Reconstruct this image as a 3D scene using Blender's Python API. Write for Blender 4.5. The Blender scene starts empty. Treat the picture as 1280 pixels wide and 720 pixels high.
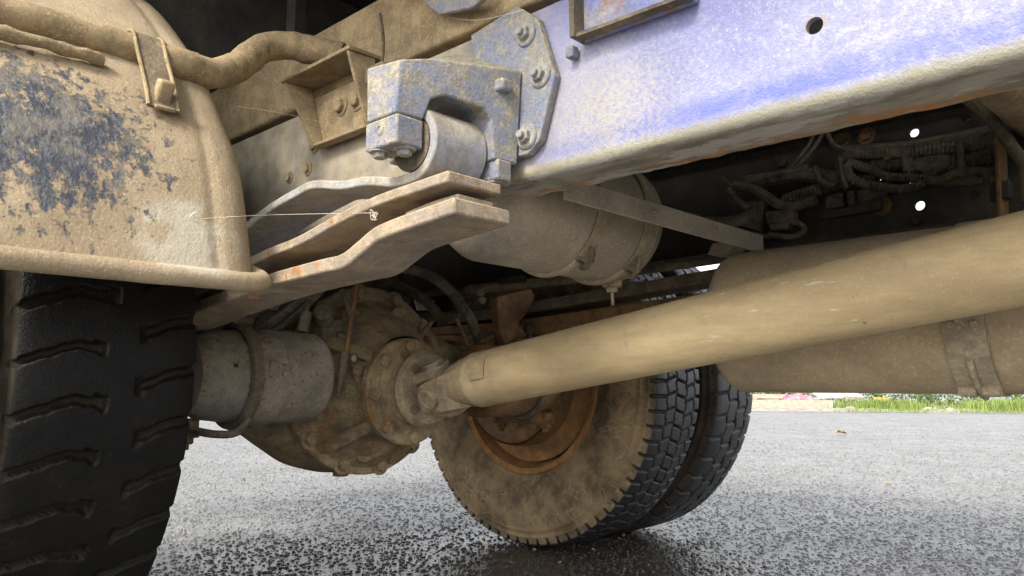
import bpy, bmesh, math, random
import numpy as np
from mathutils import Vector, Matrix, noise as mnoise
rnd = random.Random(7)
sc = bpy.context.scene
col = sc.collection
V = Vector
# ------------------------------------------------------------------ camera
CAM = np.array([1.744, -1.216, .49]); YAW, PIT, ROL, FPX = math.radians(43.82), math.radians(7.47), math.radians(.41), 978.5
_F = np.array([-math.sin(YAW)*math.cos(PIT), math.cos(YAW)*math.cos(PIT), math.sin(PIT)])
_R = np.array([math.cos(YAW), math.sin(YAW), 0.]); _U = np.cross(_R, _F)
_R, _U = math.cos(ROL)*_R+math.sin(ROL)*_U, -math.sin(ROL)*_R+math.cos(ROL)*_U
cd = bpy.data.cameras.new('camera'); cam = bpy.data.objects.new('camera', cd); col.objects.link(cam)
cd.sensor_width = 36; cd.lens = FPX/1280*36; cd.clip_start = .02; cd.clip_end = 3000
cam.matrix_world = Matrix(((_R[0], _U[0], -_F[0], CAM[0]), (_R[1], _U[1], -_F[1], CAM[1]), (_R[2], _U[2], -_F[2], CAM[2]), (0, 0, 0, 1)))
sc.camera = cam
# ------------------------------------------------------------------ sky, sun, exposure
SUN_EL, SUN_AZ = math.radians(42), math.radians(-82)      # azimuth of the direction TO the sun, from +X
w = bpy.data.worlds.new('World'); sc.world = w; w.use_nodes = True
wn = w.node_tree.nodes; wl = w.node_tree.links
sky = wn.new('ShaderNodeTexSky'); sky.sky_type = 'NISHITA'; sky.sun_disc = False
sky.sun_elevation = SUN_EL; sky.sun_rotation = math.pi/2-SUN_AZ
sky.air_density = 1.0; sky.dust_density = 2.5; sky.ozone_density = 1.0
hs = wn.new('ShaderNodeHueSaturation'); hs.inputs['Saturation'].default_value = .14      # overcast: a near-white sky
wl.new(sky.outputs[0], hs.inputs['Color']); wl.new(hs.outputs[0], wn['Background'].inputs[0]); wn['Background'].inputs[1].default_value = .15
sl = bpy.data.lights.new('sun', 'SUN'); sl.energy = 1.5; sl.angle = math.radians(16); sl.color = (1, .94, .85)
so = bpy.data.objects.new('sun', sl); col.objects.link(so)
sd = V((math.cos(SUN_EL)*math.cos(SUN_AZ), math.cos(SUN_EL)*math.sin(SUN_AZ), math.sin(SUN_EL)))
so.rotation_euler = sd.to_track_quat('Z', 'Y').to_euler()
vs = sc.view_settings; vs.view_transform = 'Standard'; vs.look = 'None'; vs.gamma = 1; vs.exposure = 1.6

# ------------------------------------------------------------------ pixel helpers (1280x720 photograph -> point on a known plane)
def ray(px, py): return _F+_R*(px-640)/FPX-_U*(py-360)/FPX
def PY(px, py, y): d = ray(px, py); return V(CAM+d*((y-CAM[1])/d[1]))
def PX(px, py, x): d = ray(px, py); return V(CAM+d*((x-CAM[0])/d[0]))
def PZ(px, py, z): d = ray(px, py); return V(CAM+d*((z-CAM[2])/d[2]))

# ------------------------------------------------------------------ object helpers
def tag(o, label=None, cat=None, group=None, kind=None):
    if label: o['label'] = label
    if cat: o['category'] = cat
    if group: o['group'] = group
    if kind: o['kind'] = kind
    return o
def link(name, me, mat, parent=None, label=None):
    o = bpy.data.objects.new(name, me); col.objects.link(o)
    if mat is not None and len(me.materials) == 0: me.materials.append(mat)
    if parent is not None: o.parent = parent
    if label: o['label'] = label
    return o
def mesh(name, vs_, fs, smooth=True):
    me = bpy.data.meshes.new(name); me.from_pydata([tuple(v) for v in vs_], [], fs); me.update()
    if smooth: me.polygons.foreach_set('use_smooth', [True]*len(me.polygons))
    return me
def fixn(me):
    bm = bmesh.new(); bm.from_mesh(me); bmesh.ops.recalc_face_normals(bm, faces=bm.faces); bm.to_mesh(me); bm.free(); return me
def bevel(o, w_=.002, seg=2, ang=35):
    m = o.modifiers.new('bevel', 'BEVEL'); m.width = w_; m.segments = seg; m.limit_method = 'ANGLE'; m.angle_limit = math.radians(ang); m.harden_normals = False
    return o
class MB:
    """collects shapes into one mesh"""
    def __init__(s): s.v = []; s.f = []
    def add(s, vs_, fs):
        n = len(s.v); s.v += [V(v) for v in vs_]; s.f += [[i+n for i in f] for f in fs]; return s
    def box(s, c, d, rot=None):
        c = V(c); P = []
        for i in (-1, 1):
            for j in (-1, 1):
                for k in (-1, 1):
                    p = V((i*d[0]/2, j*d[1]/2, k*d[2]/2)); P.append(c+(rot @ p if rot else p))
        return s.add(P, [(0, 1, 3, 2), (4, 6, 7, 5), (0, 4, 5, 1), (2, 3, 7, 6), (0, 2, 6, 4), (1, 5, 7, 3)])
    def prism(s, poly, off):
        """poly: list of points, extruded by vector off"""
        n = len(poly); off = V(off); P = [V(p) for p in poly]; P += [p+off for p in P]
        F = [list(range(n))[::-1], list(range(n, 2*n))]+[[i, (i+1) % n, n+(i+1) % n, n+i] for i in range(n)]
        return s.add(P, F)
    def lathe(s, prof, o, d, n=40, ref=None, a0=0, a1=2*math.pi):
        o = V(o); d = V(d).normalized(); r = V(ref) if ref else (V((0, 0, 1)) if abs(d.z) < .9 else V((1, 0, 0)))
        e1 = (r-d*r.dot(d)).normalized(); e2 = d.cross(e1); P = []; F = []; m = len(prof); full = abs(a1-a0-2*math.pi) < 1e-6
        for i in range(n):
            t = a0+(a1-a0)*i/(n if full else n-1)
            for a, rr in prof: P.append(o+d*a+(e1*math.cos(t)+e2*math.sin(t))*rr)
        for i in range(n if full else n-1):
            for j in range(m-1):
                k = (i+1) % n; F.append((i*m+j, k*m+j, k*m+j+1, i*m+j+1))
        return s.add(P, F)
    def tube(s, pts, r, n=10, smooth=4, ridge=None, cap=True, jit=0):
        pts = [V(p) for p in pts]
        if smooth and len(pts) > 2:
            q = []
            for i in range(len(pts)-1):
                p0 = pts[max(i-1, 0)]; p1 = pts[i]; p2 = pts[i+1]; p3 = pts[min(i+2, len(pts)-1)]
                for k in range(smooth):
                    t = k/smooth; q.append(.5*((2*p1)+(p2-p0)*t+(2*p0-5*p1+4*p2-p3)*t*t+(3*p1-p0-3*p2+p3)*t**3))
            pts = q+[pts[-1]]
        if ridge:                                   # corrugated hose: resample and alternate the radius
            L = [0]
            for a, b in zip(pts, pts[1:]): L.append(L[-1]+(b-a).length)
            step = ridge/2; q = []; k = 0
            for i in range(int(L[-1]/step)+1):
                t = i*step
                while k < len(L)-2 and L[k+1] < t: k += 1
                q.append(pts[k].lerp(pts[k+1], (t-L[k])/max(L[k+1]-L[k], 1e-9)))
            pts = q
        P = []; F = []; up = None
        for i, p in enumerate(pts):
            d = (pts[min(i+1, len(pts)-1)]-pts[max(i-1, 0)]).normalized()
            if up is None: up = V((0, 0, 1)) if abs(d.z) < .9 else V((1, 0, 0))
            e1 = (up-d*up.dot(d)).normalized(); e2 = d.cross(e1); up = e1
            rr = r[min(i, len(r)-1)] if isinstance(r, (list, tuple)) else r
            if ridge: rr *= (1.0 if i % 2 else .84)
            for k in range(n):
                t = 2*math.pi*k/n; q = e1*math.cos(t)+e2*math.sin(t)
                j = 1+jit*mnoise.noise((p+q*r*1.0)*60) if jit else 1
                P.append(p+q*rr*j)
        for i in range(len(pts)-1):
            for k in range(n): F.append((i*n+k, i*n+(k+1) % n, (i+1)*n+(k+1) % n, (i+1)*n+k))
        if cap: F += [list(range(n))[::-1], list(range((len(pts)-1)*n, len(pts)*n))]
        return s.add(P, F)
    def strip(s, path, y0, y1, th):
        """a leaf: rectangular section following (x,z) path, from y0 to y1, th thick (downwards)"""
        P = []; F = []; n = len(path)
        for i, (x, z) in enumerate(path):
            a = path[max(i-1, 0)]; b = path[min(i+1, n-1)]; t = V((b[0]-a[0], 0, b[1]-a[1])).normalized(); nn = V((t.z, 0, -t.x))
            if nn.z > 0: nn = -nn
            tt = th[i] if isinstance(th, list) else th
            for y in (y0, y1): P += [V((x, y, z)), V((x, y, z))+nn*tt]
        for i in range(n-1):
            a = 4*i; b = a+4
            F += [(a, b, b+1, a+1), (a+2, a+3, b+3, b+2), (a, a+2, b+2, b), (a+1, b+1, b+3, a+3)]
        F += [(0, 1, 3, 2), (4*n-4, 4*n-2, 4*n-1, 4*n-3)]
        return s.add(P, F)
    def build(s, name, mat, parent=None, label=None, bev=0, smooth=True, seg=2, auto=None):
        me = fixn(mesh(name, s.v, s.f, smooth)); o = link(name, me, mat, parent, label)
        if smooth and not bev:
            try: me.set_sharp_from_angle(angle=math.radians(auto or 38))
            except Exception: pass
        if bev:
            bevel(o, bev, seg)
            try: me.set_sharp_from_angle(angle=math.radians(80))
            except Exception: pass
        return o
def catmull(pts, k=8):
    q = []; n = len(pts)
    for i in range(n-1):
        p0, p1, p2, p3 = (np.array(pts[max(i-1, 0)], float), np.array(pts[i], float), np.array(pts[i+1], float), np.array(pts[min(i+2, n-1)], float))
        for j in range(k):
            t = j/k; q.append(tuple(.5*((2*p1)+(p2-p0)*t+(2*p0-5*p1+4*p2-p3)*t*t+(3*p1-p0-3*p2+p3)*t**3)))
    return q+[tuple(pts[-1])]

# ------------------------------------------------------------------ materials
class NT:
    def __init__(s, name):
        s.m = bpy.data.materials.new(name); s.m.use_nodes = True; s.t = s.m.node_tree; s.n = s.t.nodes; s.l = s.t.links
        s.b = s.n['Principled BSDF']; s.geo = s.n.new('ShaderNodeNewGeometry'); s.pos = s.geo.outputs['Position']
    def put(s, sock, v):
        if isinstance(v, bpy.types.NodeSocket): s.l.new(v, sock)
        else:
            if hasattr(sock.default_value, '__len__') and len(sock.default_value) == 4 and len(v) == 3: v = (*v, 1)
            sock.default_value = v
    def math(s, op, a, b=0., clamp=False):
        n = s.n.new('ShaderNodeMath'); n.operation = op; n.use_clamp = clamp; s.put(n.inputs[0], a); s.put(n.inputs[1], b); return n.outputs[0]
    def noise(s, scale, detail=6, rough=.6, vec=None, dist=0.):
        n = s.n.new('ShaderNodeTexNoise'); s.l.new(vec or s.pos, n.inputs['Vector']); n.inputs['Scale'].default_value = scale
        n.inputs['Detail'].default_value = detail; n.inputs['Roughness'].default_value = rough; n.inputs['Distortion'].default_value = dist; return n.outputs['Fac']
    def voro(s, scale, feat='F1', out='Distance', vec=None):
        n = s.n.new('ShaderNodeTexVoronoi'); n.feature = feat; s.l.new(vec or s.pos, n.inputs['Vector']); n.inputs['Scale'].default_value = scale; return n.outputs[out]
    def ramp(s, f, a, b, lo=0., hi=1.):
        n = s.n.new('ShaderNodeMapRange'); n.interpolation_type = 'SMOOTHSTEP'; s.put(n.inputs[0], f); s.put(n.inputs[1], a); s.put(n.inputs[2], b); n.inputs[3].default_value = lo; n.inputs[4].default_value = hi; return n.outputs[0]
    def mix(s, f, a, b):
        n = s.n.new('ShaderNodeMix'); n.data_type = 'RGBA'; s.put(n.inputs[0], f); s.put(n.inputs[6], a); s.put(n.inputs[7], b); return n.outputs[2]
    def scalevec(s, sc_, loc=(0, 0, 0)):
        n = s.n.new('ShaderNodeMapping'); s.l.new(s.pos, n.inputs[0]); n.inputs['Scale'].default_value = sc_; n.inputs['Location'].default_value = loc; return n.outputs[0]
    def sep(s, v): 
        n = s.n.new('ShaderNodeSeparateXYZ'); s.l.new(v, n.inputs[0]); return n.outputs
    def attr(s, name):
        n = s.n.new('ShaderNodeAttribute'); n.attribute_name = name; return n.outputs['Fac']
    def spot(s, c, rad):
        """1 at world point c, falling to 0 at the ellipsoid rad"""
        v = s.scalevec(tuple(1/r for r in rad), tuple(-c[i]/rad[i] for i in range(3)))
        n = s.n.new('ShaderNodeVectorMath'); n.operation = 'LENGTH'; s.l.new(v, n.inputs[0]); return s.math('SUBTRACT', 1., n.outputs['Value'], True)
    def bump(s, h, strength=.3, dist=.002):
        n = s.n.new('ShaderNodeBump'); n.inputs['Strength'].default_value = strength; n.inputs['Distance'].default_value = dist; s.put(n.inputs['Height'], h); s.l.new(n.outputs[0], s.b.inputs['Normal'])
    def out(s, colr, rough=.8, metal=0., spec=.5):
        s.put(s.b.inputs['Base Color'], colr); s.put(s.b.inputs['Roughness'], rough); s.b.inputs['Metallic'].default_value = metal; s.b.inputs['Specular IOR Level'].default_value = spec; return s.m
KH = (.38, .28, .155); KD = (.24, .175, .10); RUST = (.20, .075, .025)
def dusty(name, paint, dust=KH, cover=.7, rust=0., rough=.5, scale=9, top=.25, bumpd=.0012, metal=0., dark=.55, pits=0., grain=190):
    """paint under a coat of dust; cover is how much of it the dust hides; top adds dust on faces that look up"""
    t = NT(name)
    big = t.noise(scale, 8, .62); mid = t.noise(scale*7, 6, .65); fine = t.noise(grain*1.6, 3, .6)
    f = t.math('ADD', t.math('MULTIPLY', big, .6), t.math('ADD', t.math('MULTIPLY', mid, .28), t.math('MULTIPLY', fine, .12)))
    nz = t.math('MAXIMUM', t.sep(t.geo.outputs['Normal'])[2], 0.)
    f = t.math('ADD', f, t.math('MULTIPLY', nz, top))
    c0 = .64-.28*cover
    fac = t.ramp(f, c0-.10, c0+.10)
    dd = t.mix(t.ramp(t.noise(scale*2.3, 8, .7), .35, .68), tuple(c*dark for c in dust), dust)
    dd = t.mix(t.ramp(t.noise(grain, 4, .7), .54, .66, 0, .5), dd, tuple(min(.62, c*1.55) for c in dust)); dd = t.mix(t.ramp(t.noise(grain*.8, 4, .7, vec=t.scalevec((1, 1, 1), (3, 1, 2))), .56, .68, 0, .5), dd, tuple(c*.5 for c in dust))
    pc = t.mix(t.ramp(t.noise(scale*5, 6, .7), .4, .7), paint, tuple(c*.6 for c in paint))
    c = t.mix(fac, pc, dd)
    if rust:
        rf = t.ramp(t.noise(scale*1.7, 10, .72, dist=.3), .66-.3*rust, .74-.3*rust)
        rc = t.mix(t.noise(60, 5, .7), RUST, (.44, .22, .08)); c = t.mix(t.math('MULTIPLY', rf, .85), c, rc)
    if pits:
        pf = t.ramp(t.noise(95, 4, .6), .70-.1*pits, .74-.1*pits); c = t.mix(t.math('MULTIPLY', pf, .7), c, (.10, .05, .03))
    t.bump(t.math('ADD', t.math('MULTIPLY', mid, .6), t.math('MULTIPLY', t.noise(grain*1.3, 5, .75), 1.0)), .9, bumpd*2.2)
    return t.out(c, t.ramp(fac, 0, 1, rough, .93), metal, .4)
M = {}
M['khaki'] = dusty('khaki_dusty_steel', (.16, .14, .11), KH, .85, rust=.12, bumpd=.001)
M['shaft'] = dusty('dusty_shaft_steel', (.27, .22, .14), (.49, .37, .20), .9, rust=.05, dark=.72, pits=.25, bumpd=.0007, scale=6, top=.1, grain=380)
def shaft_mat():
    t = NT('dusty_shaft_steel'); x, y, z = t.sep(t.pos)
    st = t.scalevec((.25, 1, 1.2)); a = t.mix(t.ramp(t.noise(7, 9, .68, vec=st), .34, .66), (.31, .225, .115), (.50, .38, .20))
    a = t.mix(t.ramp(t.noise(16, 8, .7), .55, .72, 0, .55), a, (.24, .19, .115)); a = t.mix(t.ramp(t.noise(320, 4, .7), .56, .68, 0, .4), a, (.58, .48, .32))
    a = t.mix(t.ramp(t.noise(24, 10, .78, vec=t.scalevec((1, 1, 1), (4, 1, 0))), .64, .69, 0, .75), a, (.28, .15, .06)); a = t.mix(t.ramp(t.noise(75, 4, .6), .70, .74, 0, .8), a, (.11, .06, .035))
    scr = t.math('MULTIPLY', t.ramp(t.noise(150, 3, .6, vec=t.scalevec((.12, 1, 1))), .64, .69), t.ramp(t.noise(5, 3), .45, .6)); a = t.mix(t.math('MULTIPLY', scr, .6), a, (.56, .50, .40))
    gr = t.ramp(t.math('ADD', x, t.math('MULTIPLY', t.math('SUBTRACT', t.noise(14, 7, .7), .5), .35)), .74, .50); a = t.mix(t.math('MULTIPLY', gr, .65), a, t.mix(t.ramp(t.noise(30, 6, .7), .4, .6), (.15, .115, .07), (.31, .245, .15)))
    t.bump(t.math('ADD', t.math('MULTIPLY', t.noise(60, 7, .7), .7), t.math('MULTIPLY', t.noise(420, 4, .7), .7)), .8, .0018); return t.out(a, .68, 0, .45)
M['shaft'] = shaft_mat()
M['muffler'] = dusty('dusty_silencer_steel', (.26, .20, .125), (.43, .33, .205), .85, rust=.08, dark=.75, scale=5, bumpd=.0006)
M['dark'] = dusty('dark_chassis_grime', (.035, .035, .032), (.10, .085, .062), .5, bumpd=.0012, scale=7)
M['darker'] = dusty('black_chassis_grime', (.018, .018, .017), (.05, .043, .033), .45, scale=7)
M['grime'] = dusty('brown_chassis_grime', (.06, .053, .04), (.27, .21, .135), .62, rust=.12, bumpd=.002, scale=8)
M['rustdust'] = dusty('rusty_chassis_grime', (.13, .07, .03), (.36, .21, .095), .55, rust=.45, bumpd=.002, scale=8)
M['diff'] = dusty('oily_axle_casting', (.11, .095, .075), (.52, .38, .21), .72, rust=.42, bumpd=.0035, scale=7, dark=.5)
M['rim'] = dusty('orange_rust_rim', (.20, .095, .035), (.46, .24, .09), .6, rust=.5, bumpd=.0015, scale=8)
M['hanger'] = dusty('dusty_blue_casting', (.215, .235, .31), (.40, .355, .265), .46, rust=.03, bumpd=.0016, scale=42, top=.55, grain=170)
M['joint'] = dusty('dusty_joint_steel', (.16, .135, .10), (.36, .28, .175), .8, rust=.12, bumpd=.001, scale=12)
M['bolt'] = dusty('dusty_bolt_steel', (.30, .30, .30), (.40, .36, .28), .5, rust=.12, scale=25, rough=.45)
M['leaf_b'] = dusty('pale_blue_spring_steel', (.34, .35, .40), (.44, .39, .31), .55, rust=.10, scale=13, rough=.5, grain=240)
M['leaf_r'] = dusty('rusty_spring_steel', (.28, .23, .19), (.42, .33, .22), .64, rust=.26, scale=11, grain=240)
M['brake'] = dusty('rust_spotted_brake_steel', (.24, .225, .195), (.36, .30, .22), .6, rust=.12, pits=.9, scale=7)
M['airtank'] = dusty('dusty_reservoir_steel', (.17, .15, .12), (.34, .285, .205), .8, scale=5, bumpd=.0007, dark=.75)
M['hose'] = dusty('dusty_black_rubber_hose', (.03, .029, .027), (.20, .165, .115), .55, scale=14, bumpd=.0005, rough=.6)
M['strap'] = dusty('dusty_strap_steel', (.28, .23, .17), (.46, .37, .24), .8, scale=10)
hole = PY(1018, 32, -.42)
def rail_mat():
    t = NT('blue_frame_paint'); x, y, z = t.sep(t.pos)
    spk = t.noise(150, 5, .75); mid = t.noise(26, 7, .7); big = t.noise(5.5, 5, .6)
    blue = t.mix(t.ramp(big, .35, .65), (.15, .16, .335), (.21, .22, .39))
    pale = t.mix(t.ramp(t.noise(80, 5, .75), .45, .58), (.28, .28, .36), (.40, .39, .39))
    fade_sheen = t.math('ADD', t.ramp(x, 1.22, 1.62, 0, .30), t.math('MULTIPLY', t.math('SUBTRACT', big, .5), .9))  # random fading, plus the whitish reflection towards the front painted in
    f = t.math('ADD', t.math('ADD', t.math('MULTIPLY', t.math('SUBTRACT', spk, .5), 1.5), t.math('MULTIPLY', t.math('SUBTRACT', mid, .5), .7)), fade_sheen)
    c = t.mix(t.ramp(f, -.18, .55, 0, .85), blue, pale); c = t.mix(t.ramp(t.noise(260, 3, .7), .62, .68, 0, .7), c, (.52, .50, .47)); c = t.mix(t.ramp(t.noise(130, 4, .75), .63, .70, 0, .4), c, (.075, .08, .19))
    hl = t.spot((hole.x, -.42, hole.z), (.035, .1, .03)); c = t.mix(t.math('MULTIPLY', t.ramp(t.math('ADD', hl, t.math('MULTIPLY', t.math('SUBTRACT', t.noise(90, 5, .7), .5), 1.6)), .62, .75), .6), c, (.30, .22, .14))
    # a clean blue strip along the lower edge, then yellowish dirt on the bend
    lowb = t.math('MULTIPLY', t.ramp(z, .803, .815), t.ramp(z, .842, .822)); c = t.mix(t.math('MULTIPLY', lowb, t.ramp(t.noise(30, 5, .7), .3, .6, .3, .9)), c, (.105, .13, .37))
    zz = t.math('ADD', z, t.math('MULTIPLY', t.math('SUBTRACT', t.noise(45, 6, .7), .5), .02))
    dirt = t.ramp(zz, .812, .797); c = t.mix(dirt, c, (.22, .205, .145))
    # mud thrown up by the wheel towards the rear
    mud = t.ramp(t.math('ADD', x, t.math('MULTIPLY', t.math('SUBTRACT', t.noise(9, 8, .65), .5), .45)), 1.20, .86)
    tan = t.mix(t.ramp(t.noise(14, 8, .7), .35, .65), (.20, .175, .115), (.38, .32, .21))
    c = t.mix(t.math('MULTIPLY', mud, t.ramp(t.noise(38, 6, .75), .28, .62, .75, 1.)), c, tan)
    yl = t.spot((1.16, -.42, .86), (.14, .2, .12)); c = t.mix(t.math('MULTIPLY', yl, t.ramp(spk, .35, .6)), c, (.36, .33, .24))
    # underside and flange lip: grey dirt with rust scale at the edge
    und = t.ramp(z, .7945, .790); gr = t.mix(t.ramp(t.noise(28, 8, .7, vec=t.scalevec((.35, 1, 1))), .4, .62), (.17, .15, .11), (.34, .31, .26)); c = t.mix(und, c, gr)
    lip = t.ramp(t.math('ADD', y, t.math('MULTIPLY', t.math('SUBTRACT', t.noise(30, 6, .7), .5), .06)), -.378, -.352)
    rr = t.math('MULTIPLY', t.math('MULTIPLY', lip, t.ramp(z, .82, .80)), t.ramp(t.noise(13, 6, .75), .46, .56)); c = t.mix(rr, c, t.mix(t.noise(70, 5, .7), (.24, .09, .03), (.46, .24, .10))); c = t.mix(t.math('MULTIPLY', t.ramp(t.noise(16, 7, .7, vec=t.scalevec((.5, 1.4, 1))), .54, .60), t.math('MULTIPLY', t.ramp(z, .796, .790), .8)), c, (.42, .40, .36))
    t.bump(t.math('ADD', t.math('MULTIPLY', spk, .6), t.math('MULTIPLY', t.noise(420, 3, .6), .6)), .8, .002)
    return t.out(c, t.ramp(mud, 0, 1, .42, .85), 0, .45)
M['rail'] = rail_mat()
def fender_mat():
    t = NT('fender_mud_over_blue'); x, y, z = t.sep(t.pos)
    d = t.mix(t.ramp(t.noise(6, 7, .6), .35, .65), (.27, .205, .125), (.39, .305, .195)); d = t.mix(t.ramp(t.noise(230, 4, .7), .54, .66, 0, .55), d, (.50, .41, .28)); d = t.mix(t.ramp(t.noise(190, 4, .7), .57, .68, 0, .5), d, (.20, .145, .08))
    c0 = PX(55, 175, .60); c1 = PX(232, 300, .66)
    pale = t.math('MULTIPLY', t.ramp(t.spot((c1.x, c1.y, c1.z), (.16, .10, .075)), .05, .4), t.ramp(t.noise(18, 5, .6), .38, .55)); d = t.mix(t.math('MULTIPLY', pale, .75), d, (.47, .43, .34))
    sp = t.spot((c0.x, c0.y, c0.z), (.36, .22, .20)); sc1 = t.spot((c0.x+.02, c0.y-.10, c0.z-.01), (.36, .24, .19))
    sp = t.math('MAXIMUM', sp, sc1)
    nf = t.math('ADD', t.math('MULTIPLY', t.noise(55, 9, .74), .72), t.math('MULTIPLY', t.noise(40, 8, .7, vec=t.scalevec((1, 1.6, .45))), .40))
    f = t.ramp(t.math('ADD', nf, t.math('MULTIPLY', sp, .31)), .69, .765)
    f = t.math('MULTIPLY', f, t.ramp(sp, .03, .22))
    pc = t.mix(t.ramp(t.noise(120, 5, .8, vec=t.scalevec((1, 1.5, .55))), .46, .66), (.045, .05, .062), (.15, .16, .18)); pc = t.mix(t.ramp(t.noise(18, 8, .75), .47, .60, 0, .45), pc, (.30, .255, .19)); c = t.mix(f, d, pc)
    h = t.math('ADD', t.math('MULTIPLY', t.noise(210, 5, .7), .5), t.math('MULTIPLY', t.noise(48, 6, .65), .6)); h = t.math('SUBTRACT', h, t.math('MULTIPLY', f, .35))
    t.bump(h, .9, .0035)
    return t.out(c, t.ramp(f, 0, 1, .92, .5), 0, .4)
M['fender'] = fender_mat()
def tyre_mat(name, rubber, side, gloss, groove=(.09, .06, .035), inner=None, mudlvl=.5):
    t = NT(name); g = t.attr('groove'); sw = t.attr('sidewall')
    c = t.mix(t.ramp(t.noise(16, 6, .7), .4, .7), rubber, tuple(c_*1.9 for c_ in rubber)); SP = .5 if rubber[0] > .008 else .16
    c = t.mix(t.ramp(t.noise(170, 4, .7), .64, .74, 0, .6), c, (.10, .085, .06))
    sm = t.mix(t.ramp(t.noise(8, 9, .72), .36, .62), tuple(a*.36 for a in side), side)
    wv = t.voro(17, 'DISTANCE_TO_EDGE', vec=None)
    scr = t.math('MULTIPLY', t.ramp(t.math('ABSOLUTE', t.math('SUBTRACT', t.noise(13, 3, .5, dist=1.2), .5)), .014, .003), t.ramp(t.noise(4.5, 2), .42, .55)); scr = t.math('MAXIMUM', scr, t.math('MULTIPLY', t.ramp(t.math('ABSOLUTE', t.math('SUBTRACT', t.noise(9, 2, .5, vec=t.scalevec((1, 1, 1), (5, 2, 1)), dist=.8), .5)), .010, .002), t.ramp(t.noise(3.5, 2, vec=t.scalevec((1, 1, 1), (9, 0, 0))), .45, .56))); sm = t.mix(t.math('MULTIPLY', scr, .4), sm, tuple(min(1, a*1.9) for a in side))
    c = t.mix(t.math('MULTIPLY', sw, t.ramp(t.noise(7, 5, .6), .2, .45, .6, 1)), c, sm)
    c = t.mix(t.math('MULTIPLY', g, t.ramp(t.noise(20, 5, .7), .2, .55, .35, .9)), c, groove)
    r = t.ramp(t.math('MAXIMUM', t.math('MULTIPLY', g, .35), sw), 0, 1, gloss, .85); r = t.math('ADD', r, t.ramp(t.noise(60, 6, .7), .45, .7, 0, .18))
    t.bump(t.math('ADD', t.noise(240, 4, .7), t.math('MULTIPLY', t.noise(38, 6, .7), 1.2)), .6, .0025)
    return t.out(c, r, 0, SP)
M['tyre_near'] = tyre_mat('worn_wet_shaded_rubber', (.005, .0046, .0043), (.05, .04, .026), .30, (.022, .016, .010))  # rubber darker than real: the shadow on the near wheel is in its colour
M['tyre_far'] = tyre_mat('mud_caked_tyre_rubber', (.018, .019, .021), (.31, .22, .12), .42, (.012, .012, .012))
M['tyre_out'] = tyre_mat('grey_black_tyre_rubber', (.02, .021, .022), (.06, .045, .03), .38, (.012, .011, .010))
def asphalt_mat():
    t = NT('wet_coarse_asphalt'); x, y, z = t.sep(t.pos)
    def bw(sock): n = t.n.new('ShaderNodeRGBToBW'); t.l.new(sock, n.inputs[0]); return n.outputs[0]
    d1 = t.voro(78); c1 = bw(t.voro(78, out='Color')); c2 = bw(t.voro(210, out='Color'))
    c = t.mix(t.ramp(c1, .25, .8), (.115, .113, .111), (.24, .236, .228)); c = t.mix(t.ramp(c1, .82, .92), c, (.34, .33, .32))
    c = t.mix(t.ramp(c2, .7, .9, 0, .55), c, (.30, .29, .28)); c = t.mix(t.ramp(c2, .35, .15, 0, .6), c, (.035, .034, .034))
    c = t.mix(t.ramp(d1, .42, .66), c, (.055, .053, .05))
    c = t.mix(t.ramp(t.noise(.9, 6, .6), .4, .65, 0, .25), c, (.26, .255, .25))
    wet = t.ramp(t.math('ADD', t.math('MAXIMUM', t.spot((.15, .60, 0), (.85, .75, 1)), t.math('MAXIMUM', t.spot((-.1, .05, 0), (1.1, .42, 1)), t.spot((.35, .25, 0), (.45, .35, 1)))), t.math('MULTIPLY', t.math('SUBTRACT', t.noise(6, 7, .7), .5), .9)), .20, .42)  # damp patch, with the shadow under truck and far wheels painted in
    c = t.mix(t.math('MULTIPLY', wet, .82), c, t.mix(t.noise(60, 5, .7), (.012, .010, .008), (.06, .045, .032)))
    rough = t.math('ADD', t.ramp(t.noise(3.2, 6, .6), .35, .65, .36, .45), t.math('MULTIPLY', wet, -.1))
    t.bump(t.math('ADD', t.math('MULTIPLY', d1, -1.), t.math('MULTIPLY', t.noise(230, 3, .6), .3)), .6, .004)
    return t.out(c, rough, 0, .5)
M['asphalt'] = asphalt_mat()
def plain(name, a, b, scale=20, rough=.8, bumpd=.001):
    t = NT(name); t.bump(t.noise(scale*4, 4), .4, bumpd); return t.out(t.mix(t.ramp(t.noise(scale, 6, .65), .35, .65), a, b), rough)
M['lamp_black'] = plain('black_plastic', (.012, .012, .012), (.04, .036, .03), 20, .6)
M['pale_label'] = plain('pale_grey_label', (.42, .38, .34), (.55, .5, .45), 30)
M['web'] = plain('cobweb', (.55, .5, .42), (.65, .6, .5))

# ------------------------------------------------------------------ ground and surroundings
def sheet(name, x0, x1, y0, y1, z, nx, ny, mat, fn=None):
    P = []; F = []
    for j in range(ny+1):
        for i in range(nx+1):
            x = x0+(x1-x0)*i/nx; y = y0+(y1-y0)*j/ny; P.append((x, y, z+(fn(x, y) if fn else 0)))
    for j in range(ny):
        for i in range(nx): a = j*(nx+1)+i; F.append((a, a+1, a+nx+2, a+nx+1))
    return link(name, mesh(name, P, F), mat)
tag(sheet('ground', -700, 700, -700, 700, 0, 2, 2, M['asphalt']), kind='structure')

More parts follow.
